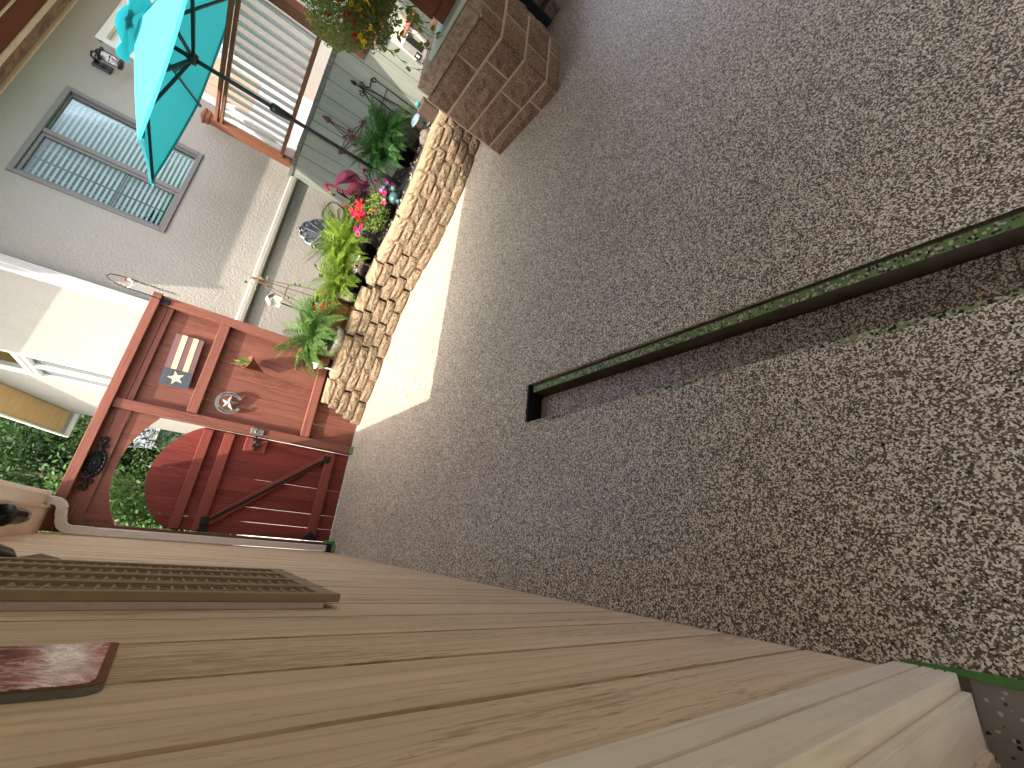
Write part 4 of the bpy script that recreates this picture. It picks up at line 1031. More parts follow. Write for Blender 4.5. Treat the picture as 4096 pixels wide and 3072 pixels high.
# ================================================================== STONE PILLAR
sp = thing('stone_pillar', 'brown split face stone pillar with rough cap slab on the patio', 'pillar', (3.9, 2.0, 0))
core = [(3.592, 2.56), (3.592, 1.742), (4.176, 1.742), (4.83, 2.03), (4.83, 2.56)]
obj('mortar_core', MB().xy(core, 0.0, .805), 'mortar', sp)
courses = [(0.0, .122), (.140, .358), (.377, .588), (.609, .803)]
def rough_panel(a, b, z0, z1, seed, out):
    """rough faced stone between plan points a and b"""
    rnd = random.Random(seed); a, b = Vector((*a, 0)), Vector((*b, 0)); d = (b - a); L = d.length; d.normalize(); o = Vector((*out, 0))
    nx, nz = max(3, int(L / .045)), max(2, int((z1 - z0) / .05)); mb = MB(); g = []
    for j in range(nz + 1):
        for i in range(nx + 1):
            ed = min(i, nx - i) == 0 or min(j, nz - j) == 0
            u = L * i / nx + (0 if min(i, nx - i) == 0 else rnd.uniform(-.008, .008))
            z = z0 + (z1 - z0) * j / nz + (0 if min(j, nz - j) == 0 else rnd.uniform(-.008, .008))
            h = rnd.uniform(.0, .005) if ed else rnd.uniform(.012, .032)
            g.append(a + d * u + o * h + Vector((0, 0, z)))
    fs = []
    for j in range(nz):
        for i in range(nx):
            q = j * (nx + 1) + i; fs.append((q, q + 1, q + nx + 2, q + nx + 1))
    mb.add(g, fs)
    loop = [i for i in range(nx + 1)] + [j * (nx + 1) + nx for j in range(1, nz + 1)] + [nz * (nx + 1) + i for i in range(nx - 1, -1, -1)] + [j * (nx + 1) for j in range(nz - 1, 0, -1)]
    o_ = len(mb.v); mb.v += [g[i] - o * .03 for i in loop]
    for k in range(len(loop)):
        mb.f.append([loop[k], loop[(k + 1) % len(loop)], o_ + (k + 1) % len(loop), o_ + k]); mb.sm.append(False)
    return mb
mt_ = .009
jA = [[1.955], [2.060], [1.948], [2.064]]; jB = [[4.0], [3.81], [3.92], [3.78]]; jC = [[.5], [.32], [.62], [.4]]
for c, (z0, z1) in enumerate(courses):
    seg = [2.545] + jA[c] + [1.745]
    for i in range(len(seg) - 1):
        obj('stone', rough_panel((3.590, seg[i] - (mt_ if i else 0)), (3.590, seg[i + 1] + (mt_ if i + 1 < len(seg) - 1 else 0)), z0, z1, c * 10 + i, (-1, 0)), 'brownstone', sp)
    seg = [3.592] + jB[c] + [4.172]
    for i in range(len(seg) - 1):
        obj('stone', rough_panel((seg[i] + (mt_ if i else 0), 1.743), (seg[i + 1] - (mt_ if i + 1 < len(seg) - 1 else 0), 1.743), z0, z1, 50 + c * 10 + i, (0, -1)), 'brownstone', sp)
    A, B = Vector((4.178, 1.744)), Vector((4.83, 2.03)); dv = (B - A).normalized(); nv = (dv.y, -dv.x); L = (B - A).length
    seg = [0] + [q * L for q in jC[c]] + [L]
    for i in range(len(seg) - 1):
        p0 = A + dv * (seg[i] + (mt_ if i else 0)); p1 = A + dv * (seg[i + 1] - (mt_ if i + 1 < len(seg) - 1 else 0))
        obj('stone', rough_panel(tuple(p0), tuple(p1), z0, z1, 90 + c * 10 + i, nv), 'brownstone', sp)
cap = MB(); rnd = random.Random(3)
cpl = [(3.568, 2.50), (3.565, 2.25), (3.568, 2.0), (3.562, 1.80), (3.568, 1.735), (3.60, 1.708), (3.9, 1.712), (4.17, 1.705), (4.5, 1.86), (4.86, 2.02), (4.86, 2.5)]
cap.xy([(x + rnd.uniform(-.006, .006), y_ + rnd.uniform(-.006, .006)) for x, y_ in cpl], .806, .918)
obj('cap_slab', cap, 'capstone', sp)
obj('serving_board', MB().box(3.60, 4.6, 1.70, 2.26, .919, .948, .004), 'palegreen', label='pale green painted board lying on the stone pillar cap', cat='board')
bxp = thing('planter_box', 'red brown planter box standing on the pale green board', 'planter', (4.1, 2.0, .949))
obj('box_side', MB().box(3.82, 4.5, 1.60 + .15, 2.10, .949, 1.03, .006), 'rustbox', bxp)
obj('box_rim', MB().box(3.80, 4.52, 1.73, 2.12, 1.0305, 1.24, .008), 'rustbox', bxp)
ss = thing('stacked_stones', 'dark grey stacked flagstone steps beyond the brown pillar', 'stone steps', (5.3, 1.9, 0))
rnd = random.Random(8)
for i, (x0, y0, w, d_, z0, h) in enumerate(((4.86, 1.78, .7, .5, 0, .11), (5.0, 1.66, .8, .5, .112, .10), (5.2, 1.80, .9, .6, .214, .11), (5.5, 1.5, .8, .5, 0, .111), (5.3, 1.9, .8, .6, .326, .11), (5.75, 1.7, .7, .5, .214, .11))):
    mb = MB().box(x0, x0 + w, y0, y0 + d_, z0, z0 + h, .02)
    for v in mb.v: v += Vector((rnd.uniform(-.015, .015), rnd.uniform(-.015, .015), 0))
    obj('flagstone', mb, 'greystone', ss)

# ================================================================== UMBRELLA
UX, UY = 4.05, 4.05
um = thing('patio_umbrella', 'teal hexagonal patio umbrella with black pole standing in the planter', 'umbrella', (UX, UY, .425))
rimz = lambda a: 2.570 + .105 * math.sin(R_(a))
angs = [190, 130, 64, 5, -55, -115]
URR = 1.30
rim = [Vector((UX + URR * math.cos(R_(a)), UY + URR * math.sin(R_(a)), rimz(a))) for a in angs]
apx = Vector((UX, UY, 3.0))
can = obj('canopy', MB().lathe([(.0001, .125), (.05, .115), (.085, .088), (.09, .080)], apx, 10), 'teal', um)
nR = 8
for k in range(6):
    A, B = rim[k], rim[(k + 1) % 6]; mb = MB(); g = []
    for i in range(nR + 1):
        t = .10 + .90 * i / nR
        for j in range(7):
            w = j / 6; base = apx.lerp(A, t).lerp(apx.lerp(B, t), w)
            sag = -.012 * t * 4 * w * (1 - w) + .012 * math.sin(math.pi * t) * (1 - 4 * w * (1 - w) * .6)
            inn = (Vector((UX, UY, base.z)) - base) * (.010 * 4 * w * (1 - w) * t)
            g.append(base + Vector((0, 0, sag + .012)) + inn)
    fs = [(i * 7 + j, i * 7 + j + 1, (i + 1) * 7 + j + 1, (i + 1) * 7 + j) for i in range(nR) for j in range(6)]
    mb.add(g, fs, True)
    e = [g[nR * 7 + j] for j in range(7)]
    mb.add(e + [q + Vector((0, 0, -.022)) for q in e], [(j, j + 1, j + 8, j + 7) for j in range(6)], True)
    obj('canopy_panel', mb, 'teal', can, recalc=False)
vt = MB(); vr = .33
for k in range(6):
    a0, a1 = R_(angs[k]), R_(angs[(k + 1) % 6]); g = []
    if a1 > a0: a1 -= 2 * math.pi
    for i in range(4):
        t = i / 3
        for j in range(6):
            w = j / 5; a = a0 + (a1 - a0) * w; lift = .055 * math.sin(math.pi * w) * t
            g.append(Vector((UX + vr * t * math.cos(a), UY + vr * t * math.sin(a), 3.075 - .075 * t + lift - .01)))
    vt.add(g, [(i * 6 + j, i * 6 + j + 1, (i + 1) * 6 + j + 1, (i + 1) * 6 + j) for i in range(3) for j in range(5)], True)
obj('vent', vt, 'teal', can, recalc=False)
obj('pole', MB().tube([(UX, UY, .43), (UX, UY, 1.5), (UX, UY, 2.3), (UX, UY, 2.98)], .021, 12), 'blackgloss', um)
obj('lower_pole', MB().tube([(UX, UY, .42), (UX, UY, .80)], .026, 12), 'blackgloss', um)
obj('crank_housing', MB().lathe([(.022, 1.70), (.032, 1.72), (.046, 1.86), (.046, 1.90), (.024, 1.92)], (UX, UY, 0), 12).tube([(UX - .02, UY - .03, 1.90), (UX - .06, UY - .06, 1.92), (UX - .075, UY - .075, 1.99)], .008, 6), 'blackgloss', um)
run = obj('runner', MB().lathe([(.023, 2.545), (.05, 2.55), (.055, 2.585), (.03, 2.62), (.023, 2.64)], (UX, UY, 0), 12), 'blackgloss', um)
obj('top_hub', MB().lathe([(.022, 2.93), (.045, 2.94), (.045, 2.975), (.02, 2.99)], (UX, UY, 0), 12), 'blackgloss', um)
for k in range(6):
    A = rim[k] + Vector((0, 0, -.012)); h = apx + Vector((0, 0, -.035))
    mid = h.lerp(A, .5) + Vector((0, 0, -.004)); A = A + Vector((0, 0, -.012))
    rb = obj('rib', MB().beam(h, mid, .016, .026).beam(mid, A, .016, .024), 'blackgloss', um)
    obj('rib_end', MB().beam(h.lerp(A, .96), h.lerp(A, 1.01), .03, .02), 'teal', rb)
    obj('strut', MB().beam((UX, UY, 2.58), h.lerp(A, .48) + Vector((0, 0, .0)), .020, .028), 'blackgloss', rb)
obj('base', MB().lathe([(.0001, .46), (.05, .46), (.18, .44), (.2, .426), (.0001, .426)], (UX, UY, 0), 20), 'black', um)

# ================================================================== PLANTS
def frond_mesh(name, L, droop, seed, mat, pairs=34):
    rnd = random.Random(seed); mb = MB(); pts = []
    for i in range(pairs + 1):
        t = i / pairs; ang = R_(72) - droop * t ** 1.25
        if i == 0: p = Vector((0, 0, 0))
        else: p = pts[-1] + Vector((math.cos(ang), 0, math.sin(ang))) * (L / pairs)
        pts.append(p)
    mb.tube(pts[::3] + [pts[-1]], .0022, 3, cap=False)
    for i in range(2, pairs + 1):
        t = i / pairs; w = .088 * L / .5 * (math.sin(math.pi * min(1, t * .92 + .10)) ** .7) * (1 - .45 * t) + .006
        d = (pts[i] - pts[i - 1]).normalized(); up = Vector((-d.z, 0, d.x))
        hw = L / pairs * .36
        for sg in (-1, 1):
            sd_ = (Vector((0, sg, 0)) + d * .35 + up * rnd.uniform(-.25, .15)).normalized()
            a = pts[i]; m = a + sd_ * w * .55; e = a + sd_ * w + up * (-w * .12)
            mb.add([a - d * hw * .5, m - d * hw, e, m + d * hw * .6], [(0, 1, 2, 3)])
    return mesh_of(name, mb, mat, recalc=False)
def fern(label, c, n, R, Hh, mat, group, pot=None, seed=1, elev=1.0, lean=0.0):
    t = thing('fern', label, 'fern', c, group)
    meshes = [frond_mesh('frond', R * random.uniform(.95, 1.1), dr_, seed * 10 + q, mat) for q, dr_ in enumerate((1.3, 1.8, 2.3, 2.7))]
    rnd = random.Random(seed)
    for k in range(n):
        a = k * 2.39996 + rnd.uniform(-.3, .3); u = (k + .5) / n
        tiltv = R_(78) * (1 - math.sqrt(u)) * -1 + R_(18) * u
        me = meshes[min(3, int(u * 4 + rnd.uniform(-.6, .6))) if u * 4 > .6 else 0]
        sc_ = rnd.uniform(.7, 1.08)
        m4 = Matrix.Translation((.05 * math.cos(a), .05 * math.sin(a), Hh + rnd.uniform(-.02, .03))) @ Matrix.Rotation(a, 4, 'Z') @ Matrix.Rotation(tiltv * .35 + lean, 4, 'Y') @ Matrix.Rotation(rnd.uniform(-.35, .35), 4, 'X') @ Matrix.Scale(sc_, 4)
        inst('frond', me, t, m4)
    if pot:
        pot(t)
    return t
grp = 'ferns in the planter bed'
def bowl_pot(t):
    c = WL[t]
    obj('bowl', MB().lathe([(.0001, 0), (.10, .0), (.13, .03), (.175, .11), (.185, .15), (.17, .155), (.15, .12), (.0001, .11)], c, 22), 'bowl', t, label='whitewashed concrete bowl')
def clay(t):
    c = WL[t]; obj('pot', MB().lathe([(.0001, 0), (.10, 0), (.125, .13), (.135, .13), (.135, .15), (.115, .15), (.0001, .13)], c, 18), 'black', t)
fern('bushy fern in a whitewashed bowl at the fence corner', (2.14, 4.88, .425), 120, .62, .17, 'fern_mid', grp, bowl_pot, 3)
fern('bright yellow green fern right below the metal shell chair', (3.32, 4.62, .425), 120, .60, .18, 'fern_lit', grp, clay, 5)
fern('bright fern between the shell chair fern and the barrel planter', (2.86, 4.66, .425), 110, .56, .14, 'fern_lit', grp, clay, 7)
fern('dark green fern in the umbrella shade by the plank skirt', (4.44, 3.98, .425), 150, .60, .16, 'fern_shaded', grp, clay, 9)

def cloud(c, rad, n, size, seed, shape='leaf', zmin=None):
    rnd = random.Random(seed); mb = MB(); c = Vector(c)
    for k in range(n):
        while True:
            q = Vector((rnd.uniform(-1, 1), rnd.uniform(-1, 1), rnd.uniform(-1, 1)))
            if .25 < q.length < 1: break
        p = c + Vector((q.x * rad[0], q.y * rad[1], q.z * rad[2]))
        if zmin and p.z < zmin: continue
        s_ = size * rnd.uniform(.6, 1.3)
        n1 = Vector((rnd.gauss(0, 1), rnd.gauss(0, 1), rnd.gauss(.6, 1))).normalized(); u = n1.orthogonal().normalized(); u.rotate(Matrix.Rotation(rnd.uniform(0, 6.28), 3, n1)); v = n1.cross(u)
        mb.add([p - u * s_, p - v * s_ * .45 + n1 * s_ * .1, p + u * s_, p + v * s_ * .45 + n1 * s_ * .1], [(0, 1, 2, 3)])
    return mb
def flower_mesh(name, mat, r=.025, petals=5):
    mb = MB()
    for k in range(petals):
        a = 2 * math.pi * k / petals; b = 2 * math.pi / petals * .55
        f = lambda rr_, an, z: Vector((rr_ * math.cos(an), rr_ * math.sin(an), z))
        mb.add([f(.003, a, -.012), f(r * .7, a - b, .002), f(r, a - b * .4, .004), f(r, a + b * .4, .004), f(r * .7, a + b, .002)], [(0, 1, 2, 3, 4)])
    mb.lathe([(.0045, -.0), (.003, -.02), (.0015, -.035)], (0, 0, -.012), 6)
    return mesh_of(name, mb, mat, recalc=False)
def put_flowers(parent, me, name, locs, face=(-.3, -.8, .5), jit=.4, seed=1):
    rnd = random.Random(seed)
    for p in locs:
        d = Vector((face[0] + rnd.uniform(-jit, jit), face[1] + rnd.uniform(-jit, jit), face[2] + rnd.uniform(-jit, jit))).normalized()
        m4 = Matrix.Translation(Vector(p) - WL[parent]) @ d.to_track_quat('Z', 'Y').to_matrix().to_4x4() @ Matrix.Scale(rnd.uniform(.85, 1.15), 4)
        inst(name, me, parent, m4)
FM = {k: flower_mesh('flower', k, r) for k, r in (('hot', .030), ('redp', .020), ('deepred', .022), ('yelp', .022), ('purp', .022), ('lilac', .020))}

pt = thing('petunia_planter', 'mixed petunia planter with hot pink blooms beside the umbrella pole', 'flower planter', (3.75, 4.24, .425))
obj('pot', MB().lathe([(.0001, 0), (.14, 0), (.20, .14), (.20, .16), (.17, .15), (.0001, .14)], WL[pt], 18), 'black', pt)
obj('foliage', cloud((3.60, 4.20, .62), (.27, .20, .16), 1500, .017, 2), 'leafpale', pt, kind='stuff', recalc=False)
obj('bronze_foliage', cloud((3.86, 4.22, .63), (.16, .13, .12), 800, .013, 4), 'bronze', pt, kind='stuff', recalc=False)
obj('dark_foliage', cloud((3.78, 4.42, .72), (.26, .13, .17), 900, .022, 6), 'leafg', pt, kind='stuff', recalc=False)
obj('wine_foliage', cloud((3.82, 4.38, .76), (.14, .12, .16), 260, .030, 8), 'leafwine', pt, kind='stuff', recalc=False)
put_flowers(pt, FM['hot'], 'petunia', [(4.06, 4.12, .63), (3.80, 4.05, .62), (3.64, 4.02, .60), (4.08, 4.14, .55), (3.27, 4.16, .74), (3.17, 4.16, .755), (3.22, 4.16, .79), (3.42, 4.2, .85), (3.46, 4.14, .77), (3.52, 4.1, .66), (4.05, 4.2, .71)])
rg = random.Random(4)
put_flowers(pt, FM['redp'], 'geranium_floret', [(3.45 + rg.gauss(0, .05), 4.18 + rg.gauss(0, .03), .80 + rg.gauss(0, .045)) for _ in range(46)], jit=.8)
put_flowers(pt, FM['redp'], 'geranium_floret', [(3.62 + rg.gauss(0, .02), 4.22 + rg.gauss(0, .02), .82 + rg.gauss(0, .03)) for _ in range(10)], jit=.8)
put_flowers(pt, FM['yelp'], 'yellow_bloom', [(3.56, 4.2, .70), (3.60, 4.2, .68)])
put_flowers(pt, FM['purp'], 'purple_bloom', [(3.93, 4.35, .80), (3.88, 4.36, .84), (3.70, 4.36, .86), (3.97, 4.33, .77), (3.6, 4.34, .88)])
put_flowers(pt, FM['lilac'], 'lilac_bloom', [(3.90, 4.08, .64), (3.97, 4.06, .62), (3.84, 4.08, .66), (3.7, 4.05, .61)])

bg_ = thing('barrel_planter', 'honey brown half barrel with red begonia and broad leaves', 'flower planter', (2.60, 5.12, .425))
for k in range(14):
    a = 2 * math.pi * k / 14; w = .2 * 2 * math.pi / 14 * .96
    Rm = Matrix.Rotation(a, 3, 'Z'); c = WL[bg_] + Rm @ Vector((.2, 0, .12))
    obj('stave', MB().obox(c, (.022, w, .24), Rm, .004), 'barrel', bg_)
obj('hoop', MB().tube([WL[bg_] + Vector((.213 * math.cos(R_(t)), .213 * math.sin(R_(t)), .06)) for t in range(0, 360, 15)], .006, 5, True), 'rust', bg_)
obj('potting_soil', MB().lathe([(.0001, .215), (.19, .21)], WL[bg_], 16), 'soil', bg_)
obj('foliage', cloud((2.60, 5.02, .76), (.20, .14, .16), 170, .042, 12), 'leafg', bg_, kind='stuff', recalc=False)
put_flowers(bg_, FM['redp'], 'begonia_bloom', [(2.50 + rg.gauss(0, .06), 4.90 + rg.gauss(0, .03), .76 + rg.gauss(0, .05)) for _ in range(36)] + [(2.72 + rg.gauss(0, .02), 4.9, .79 + rg.gauss(0, .03)) for _ in range(10)] + [(2.63 + rg.gauss(0, .02), 4.88, .68 + rg.gauss(0, .02)) for _ in range(8)], jit=.8)

# trellis with vine
tr = thing('obelisk_trellis', 'thin rusty rod trellis with a climbing vine against the stucco wall', 'trellis', (2.8, 5.45, .425))
tm = MB(); ap_ = Vector((2.83, 5.45, 1.56))
ft = [Vector((3.08, 5.40, .43)), Vector((2.62, 5.36, .43)), Vector((3.02, 5.60, .43)), Vector((2.58, 5.60, .43))]
for f in ft: tm.tube([ap_, ap_.lerp(f, .5), f], .0045, 5)
for t in (.14, .36, .66, .9):
    q = [ap_.lerp(f, t) for f in (ft[0], ft[1], ft[3], ft[2])]; tm.tube(q, .0035, 4, True)
obj('rods', tm, 'rustred', tr)
vm = MB().tube([(2.83, 5.44, 1.50), (2.85, 5.44, 1.62), (2.88, 5.45, 1.72), (2.87, 5.46, 1.80)], .003, 4)
vm.tube([(2.80, 5.42, 1.5), (2.76, 5.4, 1.3), (2.78, 5.38, 1.1), (2.72, 5.36, .9), (2.66, 5.3, .7)], .003, 4)
obj('vine', vm, 'stem', tr)
lv = MB(); rnd = random.Random(9)
for k in range(70):
    t = rnd.random(); b0 = ap_.lerp(ft[rnd.choice((0, 1))], t ** .6) if k > 14 else ap_ + Vector((rnd.uniform(-.12, .10), rnd.uniform(-.05, .03), rnd.uniform(-.14, .03)))
    s_ = rnd.uniform(.014, .034); d = Vector((rnd.uniform(-1, 1), rnd.uniform(-1, .2), rnd.uniform(-.6, .6))).normalized(); sd_ = d.cross(Vector((0, -.5, 1))).normalized()
    lv.add([b0, b0 + d * s_ - sd_ * s_ * .7, b0 + d * 2 * s_, b0 + d * s_ + sd_ * s_ * .7], [(0, 1, 2, 3)])
obj('vine_leaves', lv, 'leafg', tr, kind='stuff', recalc=False)

# hanging basket by the pillar
hb = thing('hanging_basket', 'coir hanging basket overflowing with feathery green and red and yellow flowers', 'hanging basket', (3.62, 2.17, 1.28))
bc = Vector((3.70, 2.17, 1.30))
obj('coir_liner', MB().lathe([(.0001, 0), (.08, .01), (.15, .07), (.19, .16), (.20, .20), (.18, .20), (.0001, .17)], bc, 20), 'coir', hb)
chm = MB()
for k in range(3):
    a = 2.1 * k; chm.tube([bc + Vector((.2 * math.cos(a), .2 * math.sin(a), .2)), bc + Vector((0, 0, .95)), bc + Vector((0, 0, 1.225))], .003, 4)
obj('chain', chm, 'black', hb)
obj('foliage', cloud((3.40, 2.17, 1.60), (.35, .30, .27), 8200, .014, 21), 'leafbasket', hb, kind='stuff', recalc=False)
obj('trailing_foliage', cloud((3.42, 2.17, 1.42), (.22, .24, .17), 3200, .012, 22), 'leafbasket', hb, kind='stuff', recalc=False)
rg = random.Random(14)
put_flowers(hb, FM['deepred'], 'red_bloom', [(3.15, 2.05, 1.62), (3.13, 2.08, 1.58), (3.17, 2.1, 1.54), (3.10, 2.15, 1.47), (3.15, 2.1, 1.50), (3.30, 2.0, 1.62), (3.12, 2.16, 1.65)] + [(3.35 + rg.uniform(-.2, .2), 1.95, 1.6 + rg.uniform(-.2, .2)) for _ in range(8)])
put_flowers(hb, FM['yelp'], 'yellow_bloom', [(3.20, 2.05, 1.55), (3.22, 2.06, 1.50), (3.13, 2.15, 1.44), (3.12, 2.16, 1.41), (3.2, 2.1, 1.40), (3.32, 2.0, 1.68)] + [(3.35 + rg.uniform(-.2, .2), 1.95, 1.6 + rg.uniform(-.2, .2)) for _ in range(6)])
vn = MB(); hl = MB(); rnd = random.Random(31)
heart = [(0, 0), (.35, -.45), (.75, -.38), (1.25, 0), (.75, .38), (.35, .45)]
for k in range(14):
    x0, y0 = 3.45 + rnd.uniform(-.25, .25), 2.12 + rnd.uniform(-.12, .12); z0 = 1.38; pts = [(x0, y0, z0)]
    Ln = rnd.uniform(.18, .5); n_ = 8
    for i in range(1, n_):
        pts.append((pts[-1][0] + rnd.uniform(-.02, .05), pts[-1][1] + rnd.uniform(-.02, .02), z0 - Ln * i / n_))
    vn.tube(pts, .0018, 4)
    for p in pts[2:]:
        for _ in range(2):
            if rnd.random() < .6: continue
            s_ = rnd.uniform(.03, .058); d = Vector((rnd.uniform(-1, 1), rnd.uniform(-1, .3), rnd.uniform(-.9, .1))).normalized(); sd_ = d.cross(Vector((.4, -1, .3))).normalized()
            hl.add([Vector(p) + d * s_ * a + sd_ * s_ * b for a, b in heart], [(0, 1, 2, 3, 4, 5)])
obj('vine_stems', vn, 'stem', hb); obj('vine_leaves', hl, 'leafheart', hb, kind='stuff', recalc=False)

# ================================================================== PLANTER ORNAMENTS
def loft(sections, n=10):
    """sections: list of (center, rx, rz, axis dir)"""
    mb = MB(); pts = [Vector(s_[0]) for s_ in sections]; m = len(pts); vs = []
    for i, s_ in enumerate(sections):
        d = (pts[min(i + 1, m - 1)] - pts[max(i - 1, 0)]).normalized(); x = d.cross(Vector((0, -1, 0.001))).normalized(); y_ = d.cross(x)
        for k in range(n):
            t = 2 * math.pi * k / n; vs.append(pts[i] + x * math.cos(t) * s_[1] + y_ * math.sin(t) * s_[2])
    fs = [(i * n + k, i * n + (k + 1) % n, (i + 1) * n + (k + 1) % n, (i + 1) * n + k) for i in range(m - 1) for k in range(n)]
    mb.add(vs, fs, True); return mb
# standing flamingo, neck in an S, head right
f1 = thing('flamingo', 'faded rose plastic flamingo with its neck curled up, the upper of the two', 'garden ornament', (4.22, 4.55, .425))
Y1 = 4.55
body = [((3.98, Y1, 1.085), .004, .004), ((4.03, Y1, 1.075), .028, .02), ((4.10, Y1, 1.055), .055, .045), ((4.17, Y1, 1.01), .078, .065), ((4.225, Y1, .955), .078, .07), ((4.25, Y1, .90), .055, .055), ((4.245, Y1, .855), .032, .032), ((4.24, Y1, .815), .023, .023), ((4.25, Y1, .775), .020, .02), ((4.29, Y1, .750), .019, .019), ((4.335, Y1, .755), .018, .018), ((4.365, Y1, .785), .017, .017), ((4.39, Y1, .82), .016, .016), ((4.415, Y1, .835), .022, .02), ((4.445, Y1, .825), .024, .02), ((4.468, Y1, .80), .008, .008)]
obj('body', loft(body), 'flamrose', f1)
wg = MB()
for k in range(7):
    t = k / 6; wg.tube([(4.02 + .15 * t, Y1 - .03 - .04 * math.sin(math.pi * (.2 + .6 * t)), 1.07 - .03 * t), (4.06 + .15 * t, Y1 - .058 - .012 * math.sin(math.pi * t), 1.02 - .05 * t), (4.10 + .12 * t, Y1 - .062, .985 - .06 * t)], .008, 5)
obj('wing', wg, 'flamrose', f1)
obj('beak', MB().tube([(4.462, Y1, .812), (4.485, Y1, .785), (4.482, Y1, .745), (4.47, Y1, .725)], [.012, .012, .010, .003], 7), 'yellow', f1)
obj('leg', MB().tube([(4.19, Y1 - .02, .95), (4.20, Y1 - .01, .43)], .004, 5), 'black', f1)
obj('leg', MB().tube([(4.22, Y1 + .02, .95), (4.23, Y1 + .01, .43)], .004, 5), 'black', f1)
# second, head bent down with dark beak
f2 = thing('flamingo', 'bright pink plastic flamingo bending its head down behind the rose one', 'garden ornament', (4.3, 4.8, .425))
Y2 = 4.80
b2 = [((4.50, Y2, .66), .004, .004), ((4.46, Y2, .70), .03, .03), ((4.40, Y2, .77), .07, .06), ((4.33, Y2, .83), .08, .07), ((4.255, Y2, .86), .060, .055), ((4.19, Y2, .885), .034, .034), ((4.165, Y2, .93), .024, .024), ((4.165, Y2, .99), .021, .021), ((4.165, Y2, 1.05), .020, .02), ((4.160, Y2, 1.11), .019, .019), ((4.145, Y2, 1.15), .019, .019), ((4.115, Y2, 1.168), .020, .02), ((4.085, Y2, 1.155), .024, .022), ((4.065, Y2, 1.125), .022, .02), ((4.055, Y2, 1.10), .012, .012)]
obj('body', loft(b2), 'flampink', f2)
obj('beak', MB().tube([(4.056, Y2, 1.105), (4.045, Y2, 1.08), (4.035, Y2, 1.06)], [.015, .013, .008], 7), 'yellow', f2)
obj('beak_tip', MB().tube([(4.036, Y2, 1.064), (4.045, Y2 - .005, 1.035), (4.06, Y2 - .005, 1.028)], [.010, .008, .003], 7), 'black', f2)
obj('leg', MB().tube([(4.36, Y2, .80), (4.36, Y2, .43)], .004, 5).tube([(4.33, Y2 + .03, .80), (4.33, Y2 + .03, .43)], .004, 5), 'black', f2)
# iron scroll hook below the beak
sh2 = MB().tube([(4.03, 4.74, .43), (4.05, 4.74, .80), (4.055, 4.74, .93), (4.06, 4.74, 1.0), (4.075, 4.74, 1.03), (4.10, 4.74, 1.035), (4.11, 4.74, 1.01), (4.09, 4.74, .995)], [.006, .006, .012, .012, .007, .006, .006, .005], 6)
sh2.tube([(4.055, 4.74, .90), (4.085, 4.74, .955), (4.13, 4.74, .975)], [.012, .009, .004], 6)
obj('iron_hook', sh2, 'black', label='small black iron scroll stake below the bent flamingo head', cat='garden stake')

# shell back metal chair
ch = thing('shell_chair', 'graphite metal chair with scalloped shell back against the stucco wall', 'chair', (3.80, 5.25, .425))
cc0 = (3.80, .78); YC = 5.33
def bk(x, z): return Vector((x, YC + (z - .78) * .28 + .35 * (x - cc0[0]) ** 2 * -1.2, z))
rimp = []; nsc = 7
for i in range(71):
    a = 12 + 156 * i / 70; lobe = abs(math.sin(math.pi * nsc * i / 70))
    r = .405 + .022 * lobe; rimp.append((cc0[0] + .66 * r * math.cos(R_(a)), cc0[1] + 1.10 * r * math.sin(R_(a)) - .0))
cp = bk(cc0[0], .74); vs = []; fs = []
for t in (0.02, .3, .6, .85, 1.0):
    for (x, z) in rimp: vs.append(bk(cc0[0] + (x - cc0[0]) * (t * .9 + .1), .72 + (z - .72) * t))
m = len(rimp)
for i in range(4):
    for k in range(m - 1): fs.append((i * m + k, i * m + k + 1, (i + 1) * m + k + 1, (i + 1) * m + k))
sm_ = MB().add(vs, fs, True); sm_.add([v + Vector((0, .008, 0)) for v in vs], fs, True)
obj('shell_back', sm_, 'chair', ch, recalc=False)
rd_ = MB().tube([bk(*p) + Vector((0, -.004, 0)) for p in rimp], .012, 6)
for k in range(nsc):
    i = int(70 * (k + .5) / nsc); x, z = rimp[i]; d = Vector((x - cc0[0], z - .72)).normalized()
    cx2, cz2 = x - d.x * .055, z - d.y * .055
    a0 = math.degrees(math.atan2(d.y, d.x))
    sp_ = spiral((cx2, cz2), .008, .042, a0 + 360, a0 - 150 if k < 4 else a0 + 870, 16, lambda a, b: bk(a, b) + Vector((0, -.012, 0)))
    rd_.tube(sp_ + [bk(cc0[0] + (x - cc0[0]) * .35, .72 + (z - .72) * .35) + Vector((0, -.010, 0))], .0095, 5)
obj('relief', rd_, 'steel', ch)  # lighter metal than the back, highlights on the scrolls put into the colour
obj('seat', MB().lathe([(.0001, .86), (.20, .855), (.235, .845), (.235, .835), (.0001, .84)], (3.80, 5.12, -.02), 20), 'chair', ch)
for sg in (-1, 1):
    x = 3.80 + sg * .265
    obj('arm', MB().tube([(x, 5.36, 1.03), (x + sg * .02, 5.28, 1.06), (x + sg * .03, 5.12, 1.05), (x + sg * .02, 4.99, 1.02), (x, 4.95, .96), (x - sg * .03, 4.96, .84)], .012, 7), 'chair', ch)
    obj('leg', MB().tube([(3.80 + sg * .2, 5.0, .83), (3.80 + sg * .25, 4.95, .43)], .013, 7), 'chair', ch)
    obj('leg', MB().tube([(3.80 + sg * .19, 5.28, .83), (3.80 + sg * .24, 5.36, .43)], .013, 7), 'chair', ch)

